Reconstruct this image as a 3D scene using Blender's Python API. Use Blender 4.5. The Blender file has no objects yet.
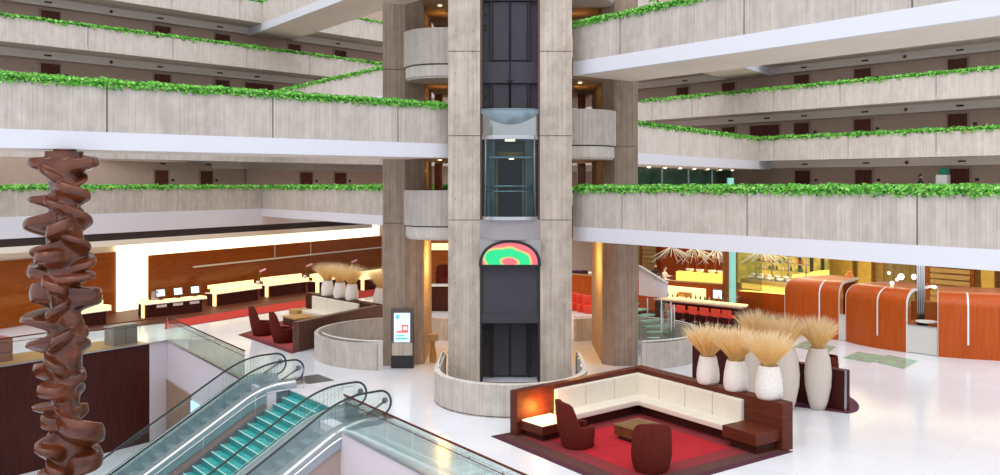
import bpy, math, random
from mathutils import Vector, Matrix, noise
random.seed(7)
PI = math.pi
C = bpy.context.scene.collection
SC = bpy.context.scene

# ------------------------------------------------------------------ camera, world, exposure
EYE, F, CX, HY = 7.1, 889.0, 510.0, 185.0
cam = bpy.data.cameras.new('camera'); camo = bpy.data.objects.new('camera', cam); C.objects.link(camo)
camo.location = (0, 0, EYE); camo.rotation_euler = (PI/2, 0, 0)
cam.sensor_width = 36; cam.lens = F/1000*36; cam.shift_x = -(CX-500)/1000; cam.shift_y = -(237.5-HY)/1000
cam.clip_end = 400
SC.camera = camo
SC.view_settings.view_transform = 'Standard'; SC.view_settings.look = 'None'
SC.view_settings.exposure = 0.0; SC.view_settings.gamma = 1.0
SC.view_settings.use_curve_mapping = False
w = bpy.data.worlds.new('sky'); SC.world = w; w.use_nodes = True
WN = w.node_tree.nodes; WL = w.node_tree.links
bg = WN['Background']
tc = WN.new('ShaderNodeTexCoord'); sp = WN.new('ShaderNodeSeparateXYZ'); cr = WN.new('ShaderNodeValToRGB')
WL.new(tc.outputs['Generated'], sp.inputs[0]); WL.new(sp.outputs['Z'], cr.inputs[0]); WL.new(cr.outputs[0], bg.inputs[0])
cr.color_ramp.elements[0].position = 0.0; cr.color_ramp.elements[0].color = (0.60, 0.62, 0.68, 1)
cr.color_ramp.elements[1].position = 0.6; cr.color_ramp.elements[1].color = (1.0, 1.0, 1.04, 1)
bg.inputs[1].default_value = 1.5

def light(name, kind, loc, energy, color=(1, 1, 1), size=1.0, size_y=None, rot=(0, 0, 0), spot=None):
    l = bpy.data.lights.new(name, kind); l.energy = energy; l.color = color
    if kind == 'AREA':
        l.size = size
        if size_y: l.shape = 'RECTANGLE'; l.size_y = size_y
    elif kind in ('POINT', 'SPOT'): l.shadow_soft_size = size
    if kind == 'SUN': l.angle = size
    o = bpy.data.objects.new(name, l); C.objects.link(o); o.location = loc; o.rotation_euler = rot
    return o
light('sun_through_skylight', 'SUN', (0, 0, 60), 0.9, (1, .98, .95), size=0.9, rot=(math.radians(28), 0, math.radians(-20)))
WARM = (1.0, .72, .38); AMB = (1.0, .52, .12)
light('reception_fill', 'AREA', (-15.5, 50.5, 3.95), 170, (1, .74, .42), 16, 3.5, (0, 0, math.radians(48)))  # broad fill panel added to lift the dark area under the overhang
light('restaurant_fill', 'AREA', (12.5, 52, 4.7), 1000, (1, .82, .55), 16, 8, (0, 0, math.radians(-50)))  # unseen fill panel added under the ceiling to brighten the restaurant
light('booth_dining_fill', 'AREA', (21.5, 43.5, 4.6), 230, (1, .80, .5), 10, 4, (0, 0, math.radians(-40)))  # added fill over the booth tables, no fitting modelled
light('behind_tower_fill', 'AREA', (0, 46, 4.7), 260, (1, .8, .55), 7, 6)  # added fill for the covered lobby behind the tower

# ------------------------------------------------------------------ picking points of the place
def G(px, py, z=0.0):
    Y = F*(EYE-z)/(py-HY); return Vector(((px-CX)/F*Y, Y, z))
def PD(px, D, z=0.0): return Vector(((px-CX)/F*D, D, z))
def on_line(a, b, px):
    """point of the plan line a-b seen in the direction px"""
    k = (px-CX)/F; d = b-a
    den = d.x-k*d.y
    t = (k*a.y-a.x)/den
    return a+d*t
V2 = lambda x, y: Vector((x, y, 0))
N = V2(.785, .620); U = V2(.620, -.785)
def NU(n, u, z=0.0):
    p = N*n+U*u; return Vector((p.x, p.y, z))

# ------------------------------------------------------------------ materials
def new_mat(name):
    m = bpy.data.materials.new(name); m.use_nodes = True
    return m, m.node_tree.nodes, m.node_tree.links, m.node_tree.nodes['Principled BSDF']
def mat(name, col, rough=.6, metal=0, var=0.0, scale=(3, 3, 3), bump=0.0, col2=None, emis=None, es=0, spec=None, coat=0, alpha=1, trans=0, ior=1.45):
    m, n, l, b = new_mat(name)
    b.inputs['Base Color'].default_value = (*col, 1); b.inputs['Roughness'].default_value = rough; b.inputs['Metallic'].default_value = metal
    if spec is not None: b.inputs['Specular IOR Level'].default_value = spec
    if coat: b.inputs['Coat Weight'].default_value = coat; b.inputs['Coat Roughness'].default_value = .08
    if trans: b.inputs['Transmission Weight'].default_value = trans; b.inputs['IOR'].default_value = ior
    if alpha < 1: b.inputs['Alpha'].default_value = alpha
    if emis: b.inputs['Emission Color'].default_value = (*emis, 1); b.inputs['Emission Strength'].default_value = es
    if var or col2 or bump:
        t = n.new('ShaderNodeTexCoord'); mp = n.new('ShaderNodeMapping'); mp.inputs['Scale'].default_value = scale
        no = n.new('ShaderNodeTexNoise'); no.inputs['Scale'].default_value = 1; no.inputs['Detail'].default_value = 5
        l.new(t.outputs['Object'], mp.inputs[0]); l.new(mp.outputs[0], no.inputs['Vector'])
        r = n.new('ShaderNodeValToRGB'); r.color_ramp.elements[0].position = .32; r.color_ramp.elements[1].position = .68
        c2 = col2 or tuple(min(1, c*(1+var)) for c in col); c1 = col if col2 else tuple(c*(1-var) for c in col)
        r.color_ramp.elements[0].color = (*c1, 1); r.color_ramp.elements[1].color = (*c2, 1)
        l.new(no.outputs[0], r.inputs[0]); l.new(r.outputs[0], b.inputs['Base Color'])
        if bump:
            bp = n.new('ShaderNodeBump'); bp.inputs['Strength'].default_value = bump; bp.inputs['Distance'].default_value = .03
            l.new(no.outputs[0], bp.inputs['Height']); l.new(bp.outputs[0], b.inputs['Normal'])
    return m
def concrete(name, c1, c2, stripe=9.0, dirt=.25):
    """board formed concrete: upright board marks, weather streaks, blotches"""
    m, n, l, b = new_mat(name); b.inputs['Roughness'].default_value = .85
    t = n.new('ShaderNodeTexCoord')
    def nz(scale, det, pos0, pos1):
        mp = n.new('ShaderNodeMapping'); mp.inputs['Scale'].default_value = scale
        no = n.new('ShaderNodeTexNoise'); no.inputs['Scale'].default_value = 1; no.inputs['Detail'].default_value = det
        l.new(t.outputs['Object'], mp.inputs[0]); l.new(mp.outputs[0], no.inputs['Vector'])
        mr = n.new('ShaderNodeMapRange'); mr.inputs[1].default_value = pos0; mr.inputs[2].default_value = pos1
        l.new(no.outputs[0], mr.inputs[0]); return mr.outputs[0]
    a = nz((stripe, stripe, .12), 3, .35, .65)
    d = nz((1.1, 1.1, .5), 5, .3, .7)
    e = nz((25, 25, .5), 2, .3, .75)
    def mix(f, x, y, fac=None):
        mx = n.new('ShaderNodeMix'); mx.data_type = 'RGBA'
        if fac is None: l.new(f, mx.inputs[0])
        else:
            mu = n.new('ShaderNodeMath'); mu.operation = 'MULTIPLY'; mu.inputs[1].default_value = fac; l.new(f, mu.inputs[0]); l.new(mu.outputs[0], mx.inputs[0])
        for k, v in ((6, x), (7, y)):
            if isinstance(v, tuple): mx.inputs[k].default_value = (*v, 1)
            else: l.new(v, mx.inputs[k])
        return mx.outputs[2]
    f_ = nz((3.5, 3.5, 2.2), 6, .42, .72)
    col = mix(a, c1, c2)
    col = mix(d, col, tuple(c*.70 for c in c1), dirt*2.2)
    col = mix(e, col, tuple(c*.60 for c in c1), .40)
    col = mix(f_, col, tuple(min(1, c*1.12) for c in c2), .35)
    l.new(col, b.inputs['Base Color'])
    bp = n.new('ShaderNodeBump'); bp.inputs['Strength'].default_value = .35; bp.inputs['Distance'].default_value = .02
    l.new(a, bp.inputs['Height']); l.new(bp.outputs[0], b.inputs['Normal'])
    return m
def wood(name, c1, c2, rough=.35, scale=(14, 14, 1.2), coat=0, spec=.16):
    return mat(name, c1, rough, col2=c2, scale=scale, coat=coat, spec=spec)
def emit(name, col, s):
    m, n, l, b = new_mat(name)
    b.inputs['Base Color'].default_value = (*col, 1); b.inputs['Emission Color'].default_value = (*col, 1); b.inputs['Emission Strength'].default_value = s
    return m
def glass(name, tint=(.86, .95, .93), rough=.02, alpha=.2):
    """thin architectural glass: mostly see-through with a mirror-like skin"""
    m = bpy.data.materials.new(name); m.use_nodes = True; n = m.node_tree.nodes; l = m.node_tree.links; n.clear()
    o = n.new('ShaderNodeOutputMaterial'); t = n.new('ShaderNodeBsdfTransparent'); t.inputs[0].default_value = (*tint, 1)
    g = n.new('ShaderNodeBsdfGlossy'); g.inputs[0].default_value = (.95, 1, .98, 1); g.inputs['Roughness'].default_value = rough
    mx = n.new('ShaderNodeMixShader'); fr = n.new('ShaderNodeFresnel'); fr.inputs[0].default_value = 1.25
    ad = n.new('ShaderNodeMath'); ad.operation = 'MULTIPLY_ADD'; ad.inputs[1].default_value = .6; ad.inputs[2].default_value = alpha*.6; ad.use_clamp = True
    l.new(fr.outputs[0], ad.inputs[0]); l.new(ad.outputs[0], mx.inputs[0])
    l.new(t.outputs[0], mx.inputs[1]); l.new(g.outputs[0], mx.inputs[2]); l.new(mx.outputs[0], o.inputs[0])
    return m
M = {}
M['conc'] = concrete('board_concrete', (.52, .465, .41), (.67, .62, .57), stripe=15)
M['concpale'] = concrete('pale_concrete', (.64, .585, .53), (.76, .71, .655), stripe=10, dirt=.15)
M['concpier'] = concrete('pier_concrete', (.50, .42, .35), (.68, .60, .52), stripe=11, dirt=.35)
M['concshade'] = concrete('shaded_board_concrete', (.33, .24, .175), (.47, .37, .29), stripe=13)  # browner copy for the rear piers: shade and warm light put into the colour
M['joint'] = mat('joint_shadow_gap', (.16, .14, .12), .9)
M['white'] = mat('white_paint', (.72, .735, .80), .55)
M['lav'] = mat('lavender_white_wall', (.68, .62, .66), .6)
M['soffit'] = mat('tan_soffit', (.80, .70, .63), .8, var=.05, scale=(.4, .4, .4))
M['corr'] = mat('corridor_wall', (.58, .44, .36), .8, var=.04)
M['band'] = mat('bulkhead', (.82, .76, .72), .8)
M['cream'] = mat('cream_trim', (.86, .80, .68), .6)
M['dark'] = mat('dark_reveal', (.035, .022, .02), .6)
M['blk'] = mat('black', (.015, .013, .015), .45)
M['carpet'] = mat('corridor_carpet', (.20, .14, .12), .95)
M['door'] = wood('red_brown_door', (.11, .035, .025), (.16, .055, .04), .5, coat=0)
M['doorf'] = mat('door_frame', (.42, .33, .28), .6)
M['soil'] = mat('planting_soil', (.04, .08, .02), .95)
M['marble'] = None
M['steel'] = mat('brushed_steel', (.55, .56, .58), .28, 1, var=.06, scale=(30, 30, 1))
M['steeld'] = mat('dark_steel', (.22, .23, .25), .35, 1)
M['mauve'] = mat('mauve_cladding', (.40, .31, .28), .4)
M['esc'] = mat('escalator_cladding', (.42, .48, .52), .3, .6, var=.05, scale=(2, 2, 2))
M['brown'] = wood('mahogany', (.042, .010, .007), (.070, .017, .012), .4)
M['brownw'] = wood('partition_mahogany', (.085, .018, .009), (.125, .028, .014), .42, scale=(1.5, 1.5, 12))
M['wine'] = mat('wine_upholstery', (.11, .016, .011), .8, spec=.1, var=.15, scale=(20, 20, 20))
M['maroon'] = mat('maroon_panel', (.06, .010, .010), .5, spec=.15)
M['leather'] = mat('cream_leather', (.74, .70, .60), .45, var=.03)
M['bronze'] = None
M['orange'] = wood('cherry_veneer', (.44, .072, .008), (.52, .098, .012), .30, scale=(10, 10, .8), coat=.12)
M['amberwood'] = wood('amber_wood', (.26, .058, .006), (.34, .085, .010), .35, scale=(1.4, 1.4, 10), coat=.4)
M['redfloor'] = mat('red_carpet', (.44, .022, .016), .95, var=.12, scale=(4, 4, 4))
M['woodfloor'] = wood('dark_wood_floor', (.09, .022, .012), (.13, .035, .02), .5, scale=(2, 14, 2))
M['chrome'] = mat('chrome', (.8, .8, .82), .12, 1)
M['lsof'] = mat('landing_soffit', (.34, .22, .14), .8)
M['gold'] = mat('golden_oak', (.42, .23, .06), .4, var=.12, scale=(2, 12, 2))
M['grass'] = mat('dry_grass_tips', (.90, .70, .38), .8, col2=(.97, .86, .64), scale=(30, 30, 3))
M['grassg'] = mat('dry_grass_stems', (.88, .60, .20), .8, col2=(.97, .80, .42), scale=(30, 30, 3))
for k_ in ('grass', 'grassg'):
    nt = M[k_].node_tree; pb = nt.nodes['Principled BSDF']; tr = nt.nodes.new('ShaderNodeBsdfTranslucent'); mx = nt.nodes.new('ShaderNodeMixShader'); mx.inputs[0].default_value = .45
    nt.links.new(pb.inputs['Base Color'].links[0].from_socket, tr.inputs[0]); out = nt.nodes['Material Output']
    nt.links.new(pb.outputs[0], mx.inputs[1]); nt.links.new(tr.outputs[0], mx.inputs[2]); nt.links.new(mx.outputs[0], out.inputs[0])
M['vasew'] = mat('white_carved_ceramic', (.82, .78, .73), .6, bump=1.0, var=.04, scale=(14, 14, 26))
M['vaseb'] = mat('beige_ceramic', (.68, .60, .53), .6, var=.06, scale=(20, 20, 60), bump=.4)
M['ceramic'] = mat('porcelain', (.85, .85, .83), .25)
M['glowcream'] = emit('backlit_onyx', (1.0, .74, .36), 1.15)
M['glowwall'] = emit('backlit_wall', (1.0, .88, .58), 1.8)
M['glowyellow'] = emit('yellow_backlight', (1.0, .68, .14), .95)
M['lamp'] = emit('lamp_face', (1.0, .80, .50), 6)
M['bulb'] = emit('bulb', (1.0, .92, .70), 3.0)
M['screen'] = emit('monitor_face', (.55, .75, .85), 1.0)
M['redseat'] = mat('red_leather', (.70, .05, .02), .4)
M['orangeseat'] = mat('orange_leather', (.80, .28, .05), .5)
M['purple'] = mat('purple_fabric', (.06, .02, .06), .8)
M['yellowwall'] = mat('golden_wall', (.80, .52, .10), .6, var=.08)
M['curtain'] = mat('olive_curtain', (.26, .19, .07), .9, var=.35, scale=(18, 18, .2))
M['teal'] = mat('teal_glass_glow', (.18, .48, .42), .12, emis=(.40, .85, .70), es=.35)  # emission added to lighten the glass, though the column is no lamp
M['greenglass'] = mat('green_floor_glass', (.30, .52, .38), .12, var=.15, scale=(2, 2, 2))
M['tread'] = mat('teal_glass_tread', (.06, .46, .44), .18, var=.25, scale=(3, 3, 3))
M['nosing'] = mat('pale_nosing', (.62, .86, .82), .3)
M['rubber'] = mat('black_handrail_rubber', (.02, .03, .035), .35)
M['glass'] = glass('clear_glass', (.94, .98, .97), .02, .07)
M['glassg'] = glass('greenish_glass', (.925, .972, .958), .02, .05)
M['glassb'] = glass('blue_grey_lift_glass', (.62, .73, .75), .03, .03)
M['dome'] = mat('frosted_blue_dome', (.27, .36, .42), .25, .3)
M['skin'] = mat('skin', (.62, .38, .27), .6)
M['hair'] = mat('dark_hair', (.05, .025, .015), .7)
M['shirt'] = mat('white_shirt', (.85, .85, .85), .8)
M['darkcloth'] = mat('dark_clothing', (.03, .03, .04), .8)
M['cloth'] = mat('white_tablecloth', (.88, .86, .82), .8)
M['boxwood'] = wood('crate_wood', (.24, .09, .05), (.32, .13, .08), .5)
M['greyelev'] = mat('elevator_door_grey', (.052, .048, .062), .5, .1, var=.06, scale=(.6, .6, .6))
M['framebrown'] = mat('shaft_edge_brown', (.09, .045, .035), .5)
M['panelgrey'] = mat('grey_metal_panel', (.36, .34, .35), .4, .3, var=.05, scale=(1, 1, 1))
LEAF = [mat('ivy_leaf_bright', (.15, .54, .045), .5, var=.3, scale=(9, 9, 9)), mat('ivy_leaf_mid', (.075, .38, .03), .5, var=.3, scale=(9, 9, 9)),
        mat('ivy_leaf_pale', (.34, .70, .16), .45), mat('ivy_leaf_deep', (.025, .16, .02), .55), mat('ivy_leaf_yellow', (.50, .50, .10), .55)]
def marble():
    m, n, l, b = new_mat('polished_marble_floor'); b.inputs['Roughness'].default_value = .16; b.inputs['Specular IOR Level'].default_value = .4
    t = n.new('ShaderNodeTexCoord'); mp = n.new('ShaderNodeMapping'); mp.inputs['Rotation'].default_value = (0, 0, math.radians(38.3)); mp.inputs['Scale'].default_value = (.75, .75, .75)
    br = n.new('ShaderNodeTexBrick'); br.offset = 0; br.inputs['Color1'].default_value = (.79, .82, .87, 1); br.inputs['Color2'].default_value = (.74, .77, .82, 1)
    br.inputs['Mortar'].default_value = (.69, .71, .75, 1); br.inputs['Mortar Size'].default_value = .006; br.inputs['Brick Width'].default_value = 1; br.inputs['Row Height'].default_value = 1; br.inputs['Scale'].default_value = 1
    l.new(t.outputs['Object'], mp.inputs[0]); l.new(mp.outputs[0], br.inputs[0])
    no = n.new('ShaderNodeTexNoise'); no.inputs['Scale'].default_value = .8; no.inputs['Detail'].default_value = 6
    mx = n.new('ShaderNodeMix'); mx.data_type = 'RGBA'; mx.inputs[7].default_value = (.70, .71, .74, 1)
    mr = n.new('ShaderNodeMapRange'); mr.inputs[1].default_value = .45; mr.inputs[2].default_value = .8; mr.inputs[4].default_value = .5
    l.new(t.outputs['Object'], no.inputs['Vector']); l.new(no.outputs[0], mr.inputs[0]); l.new(mr.outputs[0], mx.inputs[0]); l.new(br.outputs[0], mx.inputs[6]); l.new(mx.outputs[2], b.inputs['Base Color'])
    return m
M['marble'] = marble()
def bronze():
    m, n, l, b = new_mat('polished_bronze_wood'); b.inputs['Roughness'].default_value = .19; b.inputs['Metallic'].default_value = 0; b.inputs['Specular IOR Level'].default_value = .55; b.inputs['Coat Weight'].default_value = .15; b.inputs['Coat Roughness'].default_value = .1
    t = n.new('ShaderNodeTexCoord'); mp = n.new('ShaderNodeMapping'); mp.inputs['Scale'].default_value = (2, 2, 7)
    no = n.new('ShaderNodeTexNoise'); no.inputs['Scale'].default_value = .5; no.inputs['Detail'].default_value = 3
    r = n.new('ShaderNodeValToRGB'); r.color_ramp.elements[0].position = .3; r.color_ramp.elements[1].position = .72
    r.color_ramp.elements[0].color = (.055, .012, .004, 1); r.color_ramp.elements[1].color = (.18, .042, .012, 1)
    l.new(t.outputs['Object'], mp.inputs[0]); l.new(mp.outputs[0], no.inputs['Vector']); l.new(no.outputs[0], r.inputs[0]); l.new(r.outputs[0], b.inputs['Base Color'])
    return m
M['bronze'] = bronze()
def display_mat():
    """a green arc over a pink core, pink towards the rim, soft yellow between"""
    m, n, l, b = new_mat('arch_display_swirl')
    t = n.new('ShaderNodeTexCoord'); no = n.new('ShaderNodeTexNoise'); no.inputs['Scale'].default_value = 1.2; no.inputs['Detail'].default_value = .3
    l.new(t.outputs['Object'], no.inputs['Vector'])
    mp = n.new('ShaderNodeMapping'); mp.inputs['Location'].default_value = (.02, 0, -.20); mp.inputs['Scale'].default_value = (1.05, 0, 1.42)
    l.new(t.outputs['Object'], mp.inputs[0])
    ln = n.new('ShaderNodeVectorMath'); ln.operation = 'LENGTH'; l.new(mp.outputs[0], ln.inputs[0])
    ad = n.new('ShaderNodeMath'); ad.operation = 'MULTIPLY_ADD'; ad.inputs[1].default_value = 1.1; l.new(no.outputs[0], ad.inputs[0]); l.new(ln.outputs[1], ad.inputs[2])
    sb = n.new('ShaderNodeMath'); sb.operation = 'SUBTRACT'; sb.inputs[1].default_value = .55; l.new(ad.outputs[0], sb.inputs[0])
    r = n.new('ShaderNodeValToRGB'); e = r.color_ramp.elements
    pink, yel, grn = (1, .17, .22, 1), (.90, .72, .20, 1), (0, .84, .30, 1)
    e[0].position = .15; e[0].color = pink; e[1].position = .95; e[1].color = pink
    for p_, c_ in ((.22, yel), (.28, grn), (.70, grn), (.79, yel), (.88, pink)): k = e.new(p_); k.color = c_
    l.new(sb.outputs[0], r.inputs[0]); l.new(r.outputs[0], b.inputs['Emission Color']); b.inputs['Emission Strength'].default_value = 1.0
    b.inputs['Base Color'].default_value = (.02, .02, .02, 1)
    return m
M['display'] = display_mat()

# ------------------------------------------------------------------ mesh helpers
class MB:
    def __init__(s): s.v = []; s.f = []; s.m = []; s.sm = []
    def add(s, vs, fs, mi=0, smooth=False, T=None):
        o = len(s.v)
        s.v += [tuple(T @ Vector(v)) if T else tuple(v) for v in vs]
        for f in fs: s.f.append([i+o for i in f]); s.m.append(mi); s.sm.append(smooth)
        return s
    def box(s, x0, x1, y0, y1, z0, z1, mi=0, T=None):
        vs = [(x, y, z) for z in (z0, z1) for x, y in ((x0, y0), (x1, y0), (x1, y1), (x0, y1))]
        return s.add(vs, [(3, 2, 1, 0), (4, 5, 6, 7), (0, 1, 5, 4), (1, 2, 6, 5), (2, 3, 7, 6), (3, 0, 4, 7)], mi, False, T)
    def prism(s, poly, z0, z1, mi=0, T=None, smooth=False):
        n = len(poly); a = sum(poly[i][0]*poly[(i+1) % n][1]-poly[(i+1) % n][0]*poly[i][1] for i in range(n))
        if a < 0: poly = poly[::-1]
        vs = [(p[0], p[1], z0) for p in poly]+[(p[0], p[1], z1) for p in poly]
        s.add(vs, [tuple(range(n))[::-1], tuple(range(n, 2*n))], mi, False, T)
        s.add(vs, [(i, (i+1) % n, n+(i+1) % n, n+i) for i in range(n)], mi, smooth, T)
        return s
    def tube(s, path, r, seg=8, mi=0, T=None, closed=False, flat=1.0):
        P = [Vector(p) for p in path]; n = len(P); vs = []; prev = None
        for i, p in enumerate(P):
            if closed: d = (P[(i+1) % n]-P[i-1]).normalized()
            else: d = (P[min(i+1, n-1)]-P[max(i-1, 0)]).normalized()
            a = Vector((0, 0, 1)) if abs(d.z) < .95 else Vector((1, 0, 0))
            if prev is not None and abs(prev.dot(d)) < .95: a = prev
            x = (a-d*a.dot(d)).normalized(); y = d.cross(x); prev = x
            rr = r[i] if isinstance(r, (list, tuple)) else r
            for k in range(seg):
                t = 2*PI*k/seg; vs.append(p+x*math.cos(t)*rr*flat+y*math.sin(t)*rr)
        fs = [(i*seg+k, i*seg+(k+1) % seg, (i+1) % n*seg+(k+1) % seg, (i+1) % n*seg+k) for i in range(n if closed else n-1) for k in range(seg)]
        s.add(vs, fs, mi, seg > 4, T)
        if not closed: s.add(vs, [tuple(range(seg))[::-1], tuple((n-1)*seg+k for k in range(seg))], mi, False, T)
        return s
    def lathe(s, prof, seg=24, mi=0, T=None, smooth=True):
        vs = [(r*math.cos(2*PI*k/seg), r*math.sin(2*PI*k/seg), z) for r, z in prof for k in range(seg)]
        fs = [(i*seg+k, i*seg+(k+1) % seg, (i+1)*seg+(k+1) % seg, (i+1)*seg+k) for i in range(len(prof)-1) for k in range(seg)]
        s.add(vs, fs, mi, smooth, T)
        if prof[0][0] > 1e-4: s.add(vs, [tuple(range(seg))[::-1]], mi, False, T)
        if prof[-1][0] > 1e-4: s.add(vs, [tuple((len(prof)-1)*seg+k for k in range(seg))], mi, False, T)
        return s
    def ball(s, c, r, mi=0, seg=12, sc=(1, 1, 1), T=None):
        pr = [(math.sin(PI*i/8), -math.cos(PI*i/8)) for i in range(9)]
        TT = Matrix.Translation(Vector(c)) @ Matrix.Diagonal((r*sc[0], r*sc[1], r*sc[2], 1))
        if T: TT = T @ TT
        return s.lathe([(max(a, 1e-5), b) for a, b in pr], seg, mi, TT)
    def wall(s, pts, z0, z1, th, side=1, mi=0, closed=False, smooth=False):
        """a wall of thickness th along a plan polyline"""
        P = [Vector((p[0], p[1], 0)) for p in pts]; n = len(P); Q = []
        for i in range(n):
            a = P[i-1] if (i or closed) else P[i]; b = P[(i+1) % n] if (i < n-1 or closed) else P[i]
            d = (b-a).normalized(); Q.append(P[i]+Vector((-d.y, d.x, 0))*th*side)
        vs = [(p.x, p.y, z) for p, q in zip(P, Q) for z in (z0, z1)]; vs = []
        for p, q in zip(P, Q): vs += [(p.x, p.y, z0), (p.x, p.y, z1), (q.x, q.y, z1), (q.x, q.y, z0)]
        for i in range(n if closed else n-1):
            j = (i+1) % n
            for k in range(4):
                s.add([vs[4*i+k], vs[4*j+k], vs[4*j+(k+1) % 4], vs[4*i+(k+1) % 4]], [(0, 1, 2, 3)], mi, False)
        if not closed: s.add(vs[:4], [(0, 1, 2, 3)], mi); s.add(vs[-4:], [(3, 2, 1, 0)], mi)
        return s
    def build(s, name, mats, parent=None, bevel=0, sub=0, loc=None):
        me = bpy.data.meshes.new(name); me.from_pydata(s.v, [], s.f)
        for m in (mats if isinstance(mats, (list, tuple)) else [mats]): me.materials.append(M[m] if isinstance(m, str) else m)
        me.polygons.foreach_set('material_index', s.m); me.polygons.foreach_set('use_smooth', s.sm)
        me.update()
        import bmesh
        bm = bmesh.new(); bm.from_mesh(me)
        if len(bm.verts) < 60000:
            bmesh.ops.remove_doubles(bm, verts=bm.verts, dist=1e-5)
            if len(bm.faces) < 20000 and name not in ('ivy_foliage', 'grass_plume'): bmesh.ops.recalc_face_normals(bm, faces=bm.faces)
            bm.to_mesh(me)
        bm.free()
        o = bpy.data.objects.new(name, me); C.objects.link(o)
        if parent: o.parent = parent
        if loc: o.location = loc
        if bevel:
            b = o.modifiers.new('b', 'BEVEL'); b.width = bevel; b.segments = 2; b.limit_method = 'ANGLE'
        if sub:
            b = o.modifiers.new('s', 'SUBSURF'); b.levels = sub; b.render_levels = sub
        return o
def tag(o, label=None, cat=None, group=None, kind=None):
    if label: o['label'] = label
    if cat: o['category'] = cat
    if group: o['group'] = group
    if kind: o['kind'] = kind
    return o
def thing(name, label, cat, loc=(0, 0, 0), rz=0, group=None):
    o = bpy.data.objects.new(name, None); C.objects.link(o); o.location = loc; o.rotation_euler = (0, 0, rz); o.empty_display_size = .1
    return tag(o, label, cat, group)
def struct(o, label=None): return tag(o, label, kind='structure')
def dup(root, loc, rz, label=None, group=None, scale=None):
    r = root.copy(); C.objects.link(r); r.location = loc; r.rotation_euler = (0, 0, rz)
    if scale: r.scale = scale
    if label: r['label'] = label
    if group: r['group'] = group
    for ch in list(root.children):
        c = ch.copy(); C.objects.link(c); c.parent = r
        for g in ch.children:
            d = g.copy(); C.objects.link(d); d.parent = c
    return r
def ang(d): return math.atan2(d.y, d.x)
ORD = ['first', 'second', 'third', 'fourth', 'fifth', 'sixth', 'seventh', 'eighth', 'ninth', 'tenth', 'eleventh', 'twelfth']

# ------------------------------------------------------------------ levels
ST = 3.03
T = {k: 6.9+ST*(k-1) for k in range(1, 7)}
HC, HB, FL = 1.33, 1.84, 1.0     # concrete depth, depth to beam underside, drop to walkway
TRIM = [0]
def trimname():
    TRIM[0] += 1; return 'trim_%d' % TRIM[0]

def foliage(p0, p1, z, nb, label, per_m=260, size=.13, wd=.62, hgt=.20, droop=.10, group='ivy along the gallery parapets'):
    """ivy heaped along the top of a planter; nobody could count the leaves"""
    mb = MB(); d = (p1-p0); L = d.length; d = d.normalized(); rnd = random.Random(int(L*100)+int(z*10))
    steps = max(2, int(L/2))
    mb.add([tuple(p0+nb*.08+Vector((0, 0, z-.01))), tuple(p1+nb*.08+Vector((0, 0, z-.01))), tuple(p1+nb*(wd-.05)+Vector((0, 0, z-.01))), tuple(p0+nb*(wd-.05)+Vector((0, 0, z-.01))),
            tuple(p0+nb*.16+Vector((0, 0, z+hgt*.5))), tuple(p1+nb*.16+Vector((0, 0, z+hgt*.5))), tuple(p1+nb*(wd-.15)+Vector((0, 0, z+hgt*.5))), tuple(p0+nb*(wd-.15)+Vector((0, 0, z+hgt*.5)))],
           [(0, 1, 5, 4), (4, 5, 6, 7), (3, 7, 6, 2), (0, 4, 7, 3), (1, 2, 6, 5)], 3)
    for i in range(int(L*per_m)):
        s = rnd.random()*L
        lump = .62+.45*noise.noise(Vector((s*1.6, z, 3)))+.25*noise.noise(Vector((s*5, z, 9)))
        lump = max(.25, lump)
        a = rnd.random()
        if a < .74:      # over the mound
            t = rnd.random(); off = -.03+t*wd; zz = z+hgt*(.35+.9*lump)*math.sin(PI*(.12+.76*t))*rnd.uniform(.55, 1.0)+.02
        elif a < .95:     # front lip
            off = rnd.uniform(-.07, .05); zz = z+rnd.uniform(-.03, .14)
        else:            # trailing strands
            off = rnd.uniform(-.07, -.02); zz = z-rnd.random()**1.6*droop*(.3+lump*1.2)
        c = p0+d*s+nb*off+Vector((0, 0, zz))
        n0 = Vector((rnd.gauss(0, .6), rnd.gauss(0, .6), 0))-nb*rnd.uniform(.1, 1.1)+Vector((0, 0, rnd.uniform(.2, 1.1))); n0.normalize()
        t0 = n0.cross(Vector((rnd.gauss(0, 1), rnd.gauss(0, 1), rnd.gauss(0, 1)))).normalized(); b0 = n0.cross(t0)
        q = size*rnd.uniform(.6, 1.25)
        r = rnd.random(); mi = 0 if r < .42 else 1 if r < .64 else 2 if r < .90 else 3 if r < .985 else 4
        mb.add([tuple(c-t0*q*.5), tuple(c+b0*q*.36+n0*q*.1), tuple(c+t0*q*.62-n0*q*.08), tuple(c-b0*q*.36+n0*q*.1)], [(0, 1, 2), (0, 2, 3)], mi)
    o = mb.build('ivy_foliage', LEAF)
    return tag(o, label, 'ivy', group, 'stuff')

def parapet(name, p0, p1, z, nb, joints=(), mt='conc', th=.6, h=HC):
    d = p1-p0; L = d.length; dn = d.normalized()
    ts = sorted(t for t in [(on_line(p0, p1, px)-p0).dot(dn) for px in joints] if .05 < t < L-.05)
    ed = [0]+ts+[L]; mb = MB()
    for i in range(len(ed)-1):
        a = p0+dn*(ed[i]+(.022 if i else 0)); b = p0+dn*(ed[i+1]-(.022 if i < len(ed)-2 else 0))
        mb.prism([a.xy, b.xy, (b+nb*th).xy, (a+nb*th).xy], z-h, z, 0)
    a = p0+nb*.06; b = p1+nb*.06
    mb.prism([a.xy, b.xy, (b+nb*.3).xy, (a+nb*.3).xy], z-h+.02, z-.02, 1)
    return struct(mb.build(name, [mt, 'joint']))
def strip(name, p0, p1, nb, o0, o1, z0, z1, mt):
    mb = MB(); mb.prism([(p0+nb*o0).xy, (p1+nb*o0).xy, (p1+nb*o1).xy, (p0+nb*o1).xy], z0, z1); return struct(mb.build(name, mt))
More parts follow.
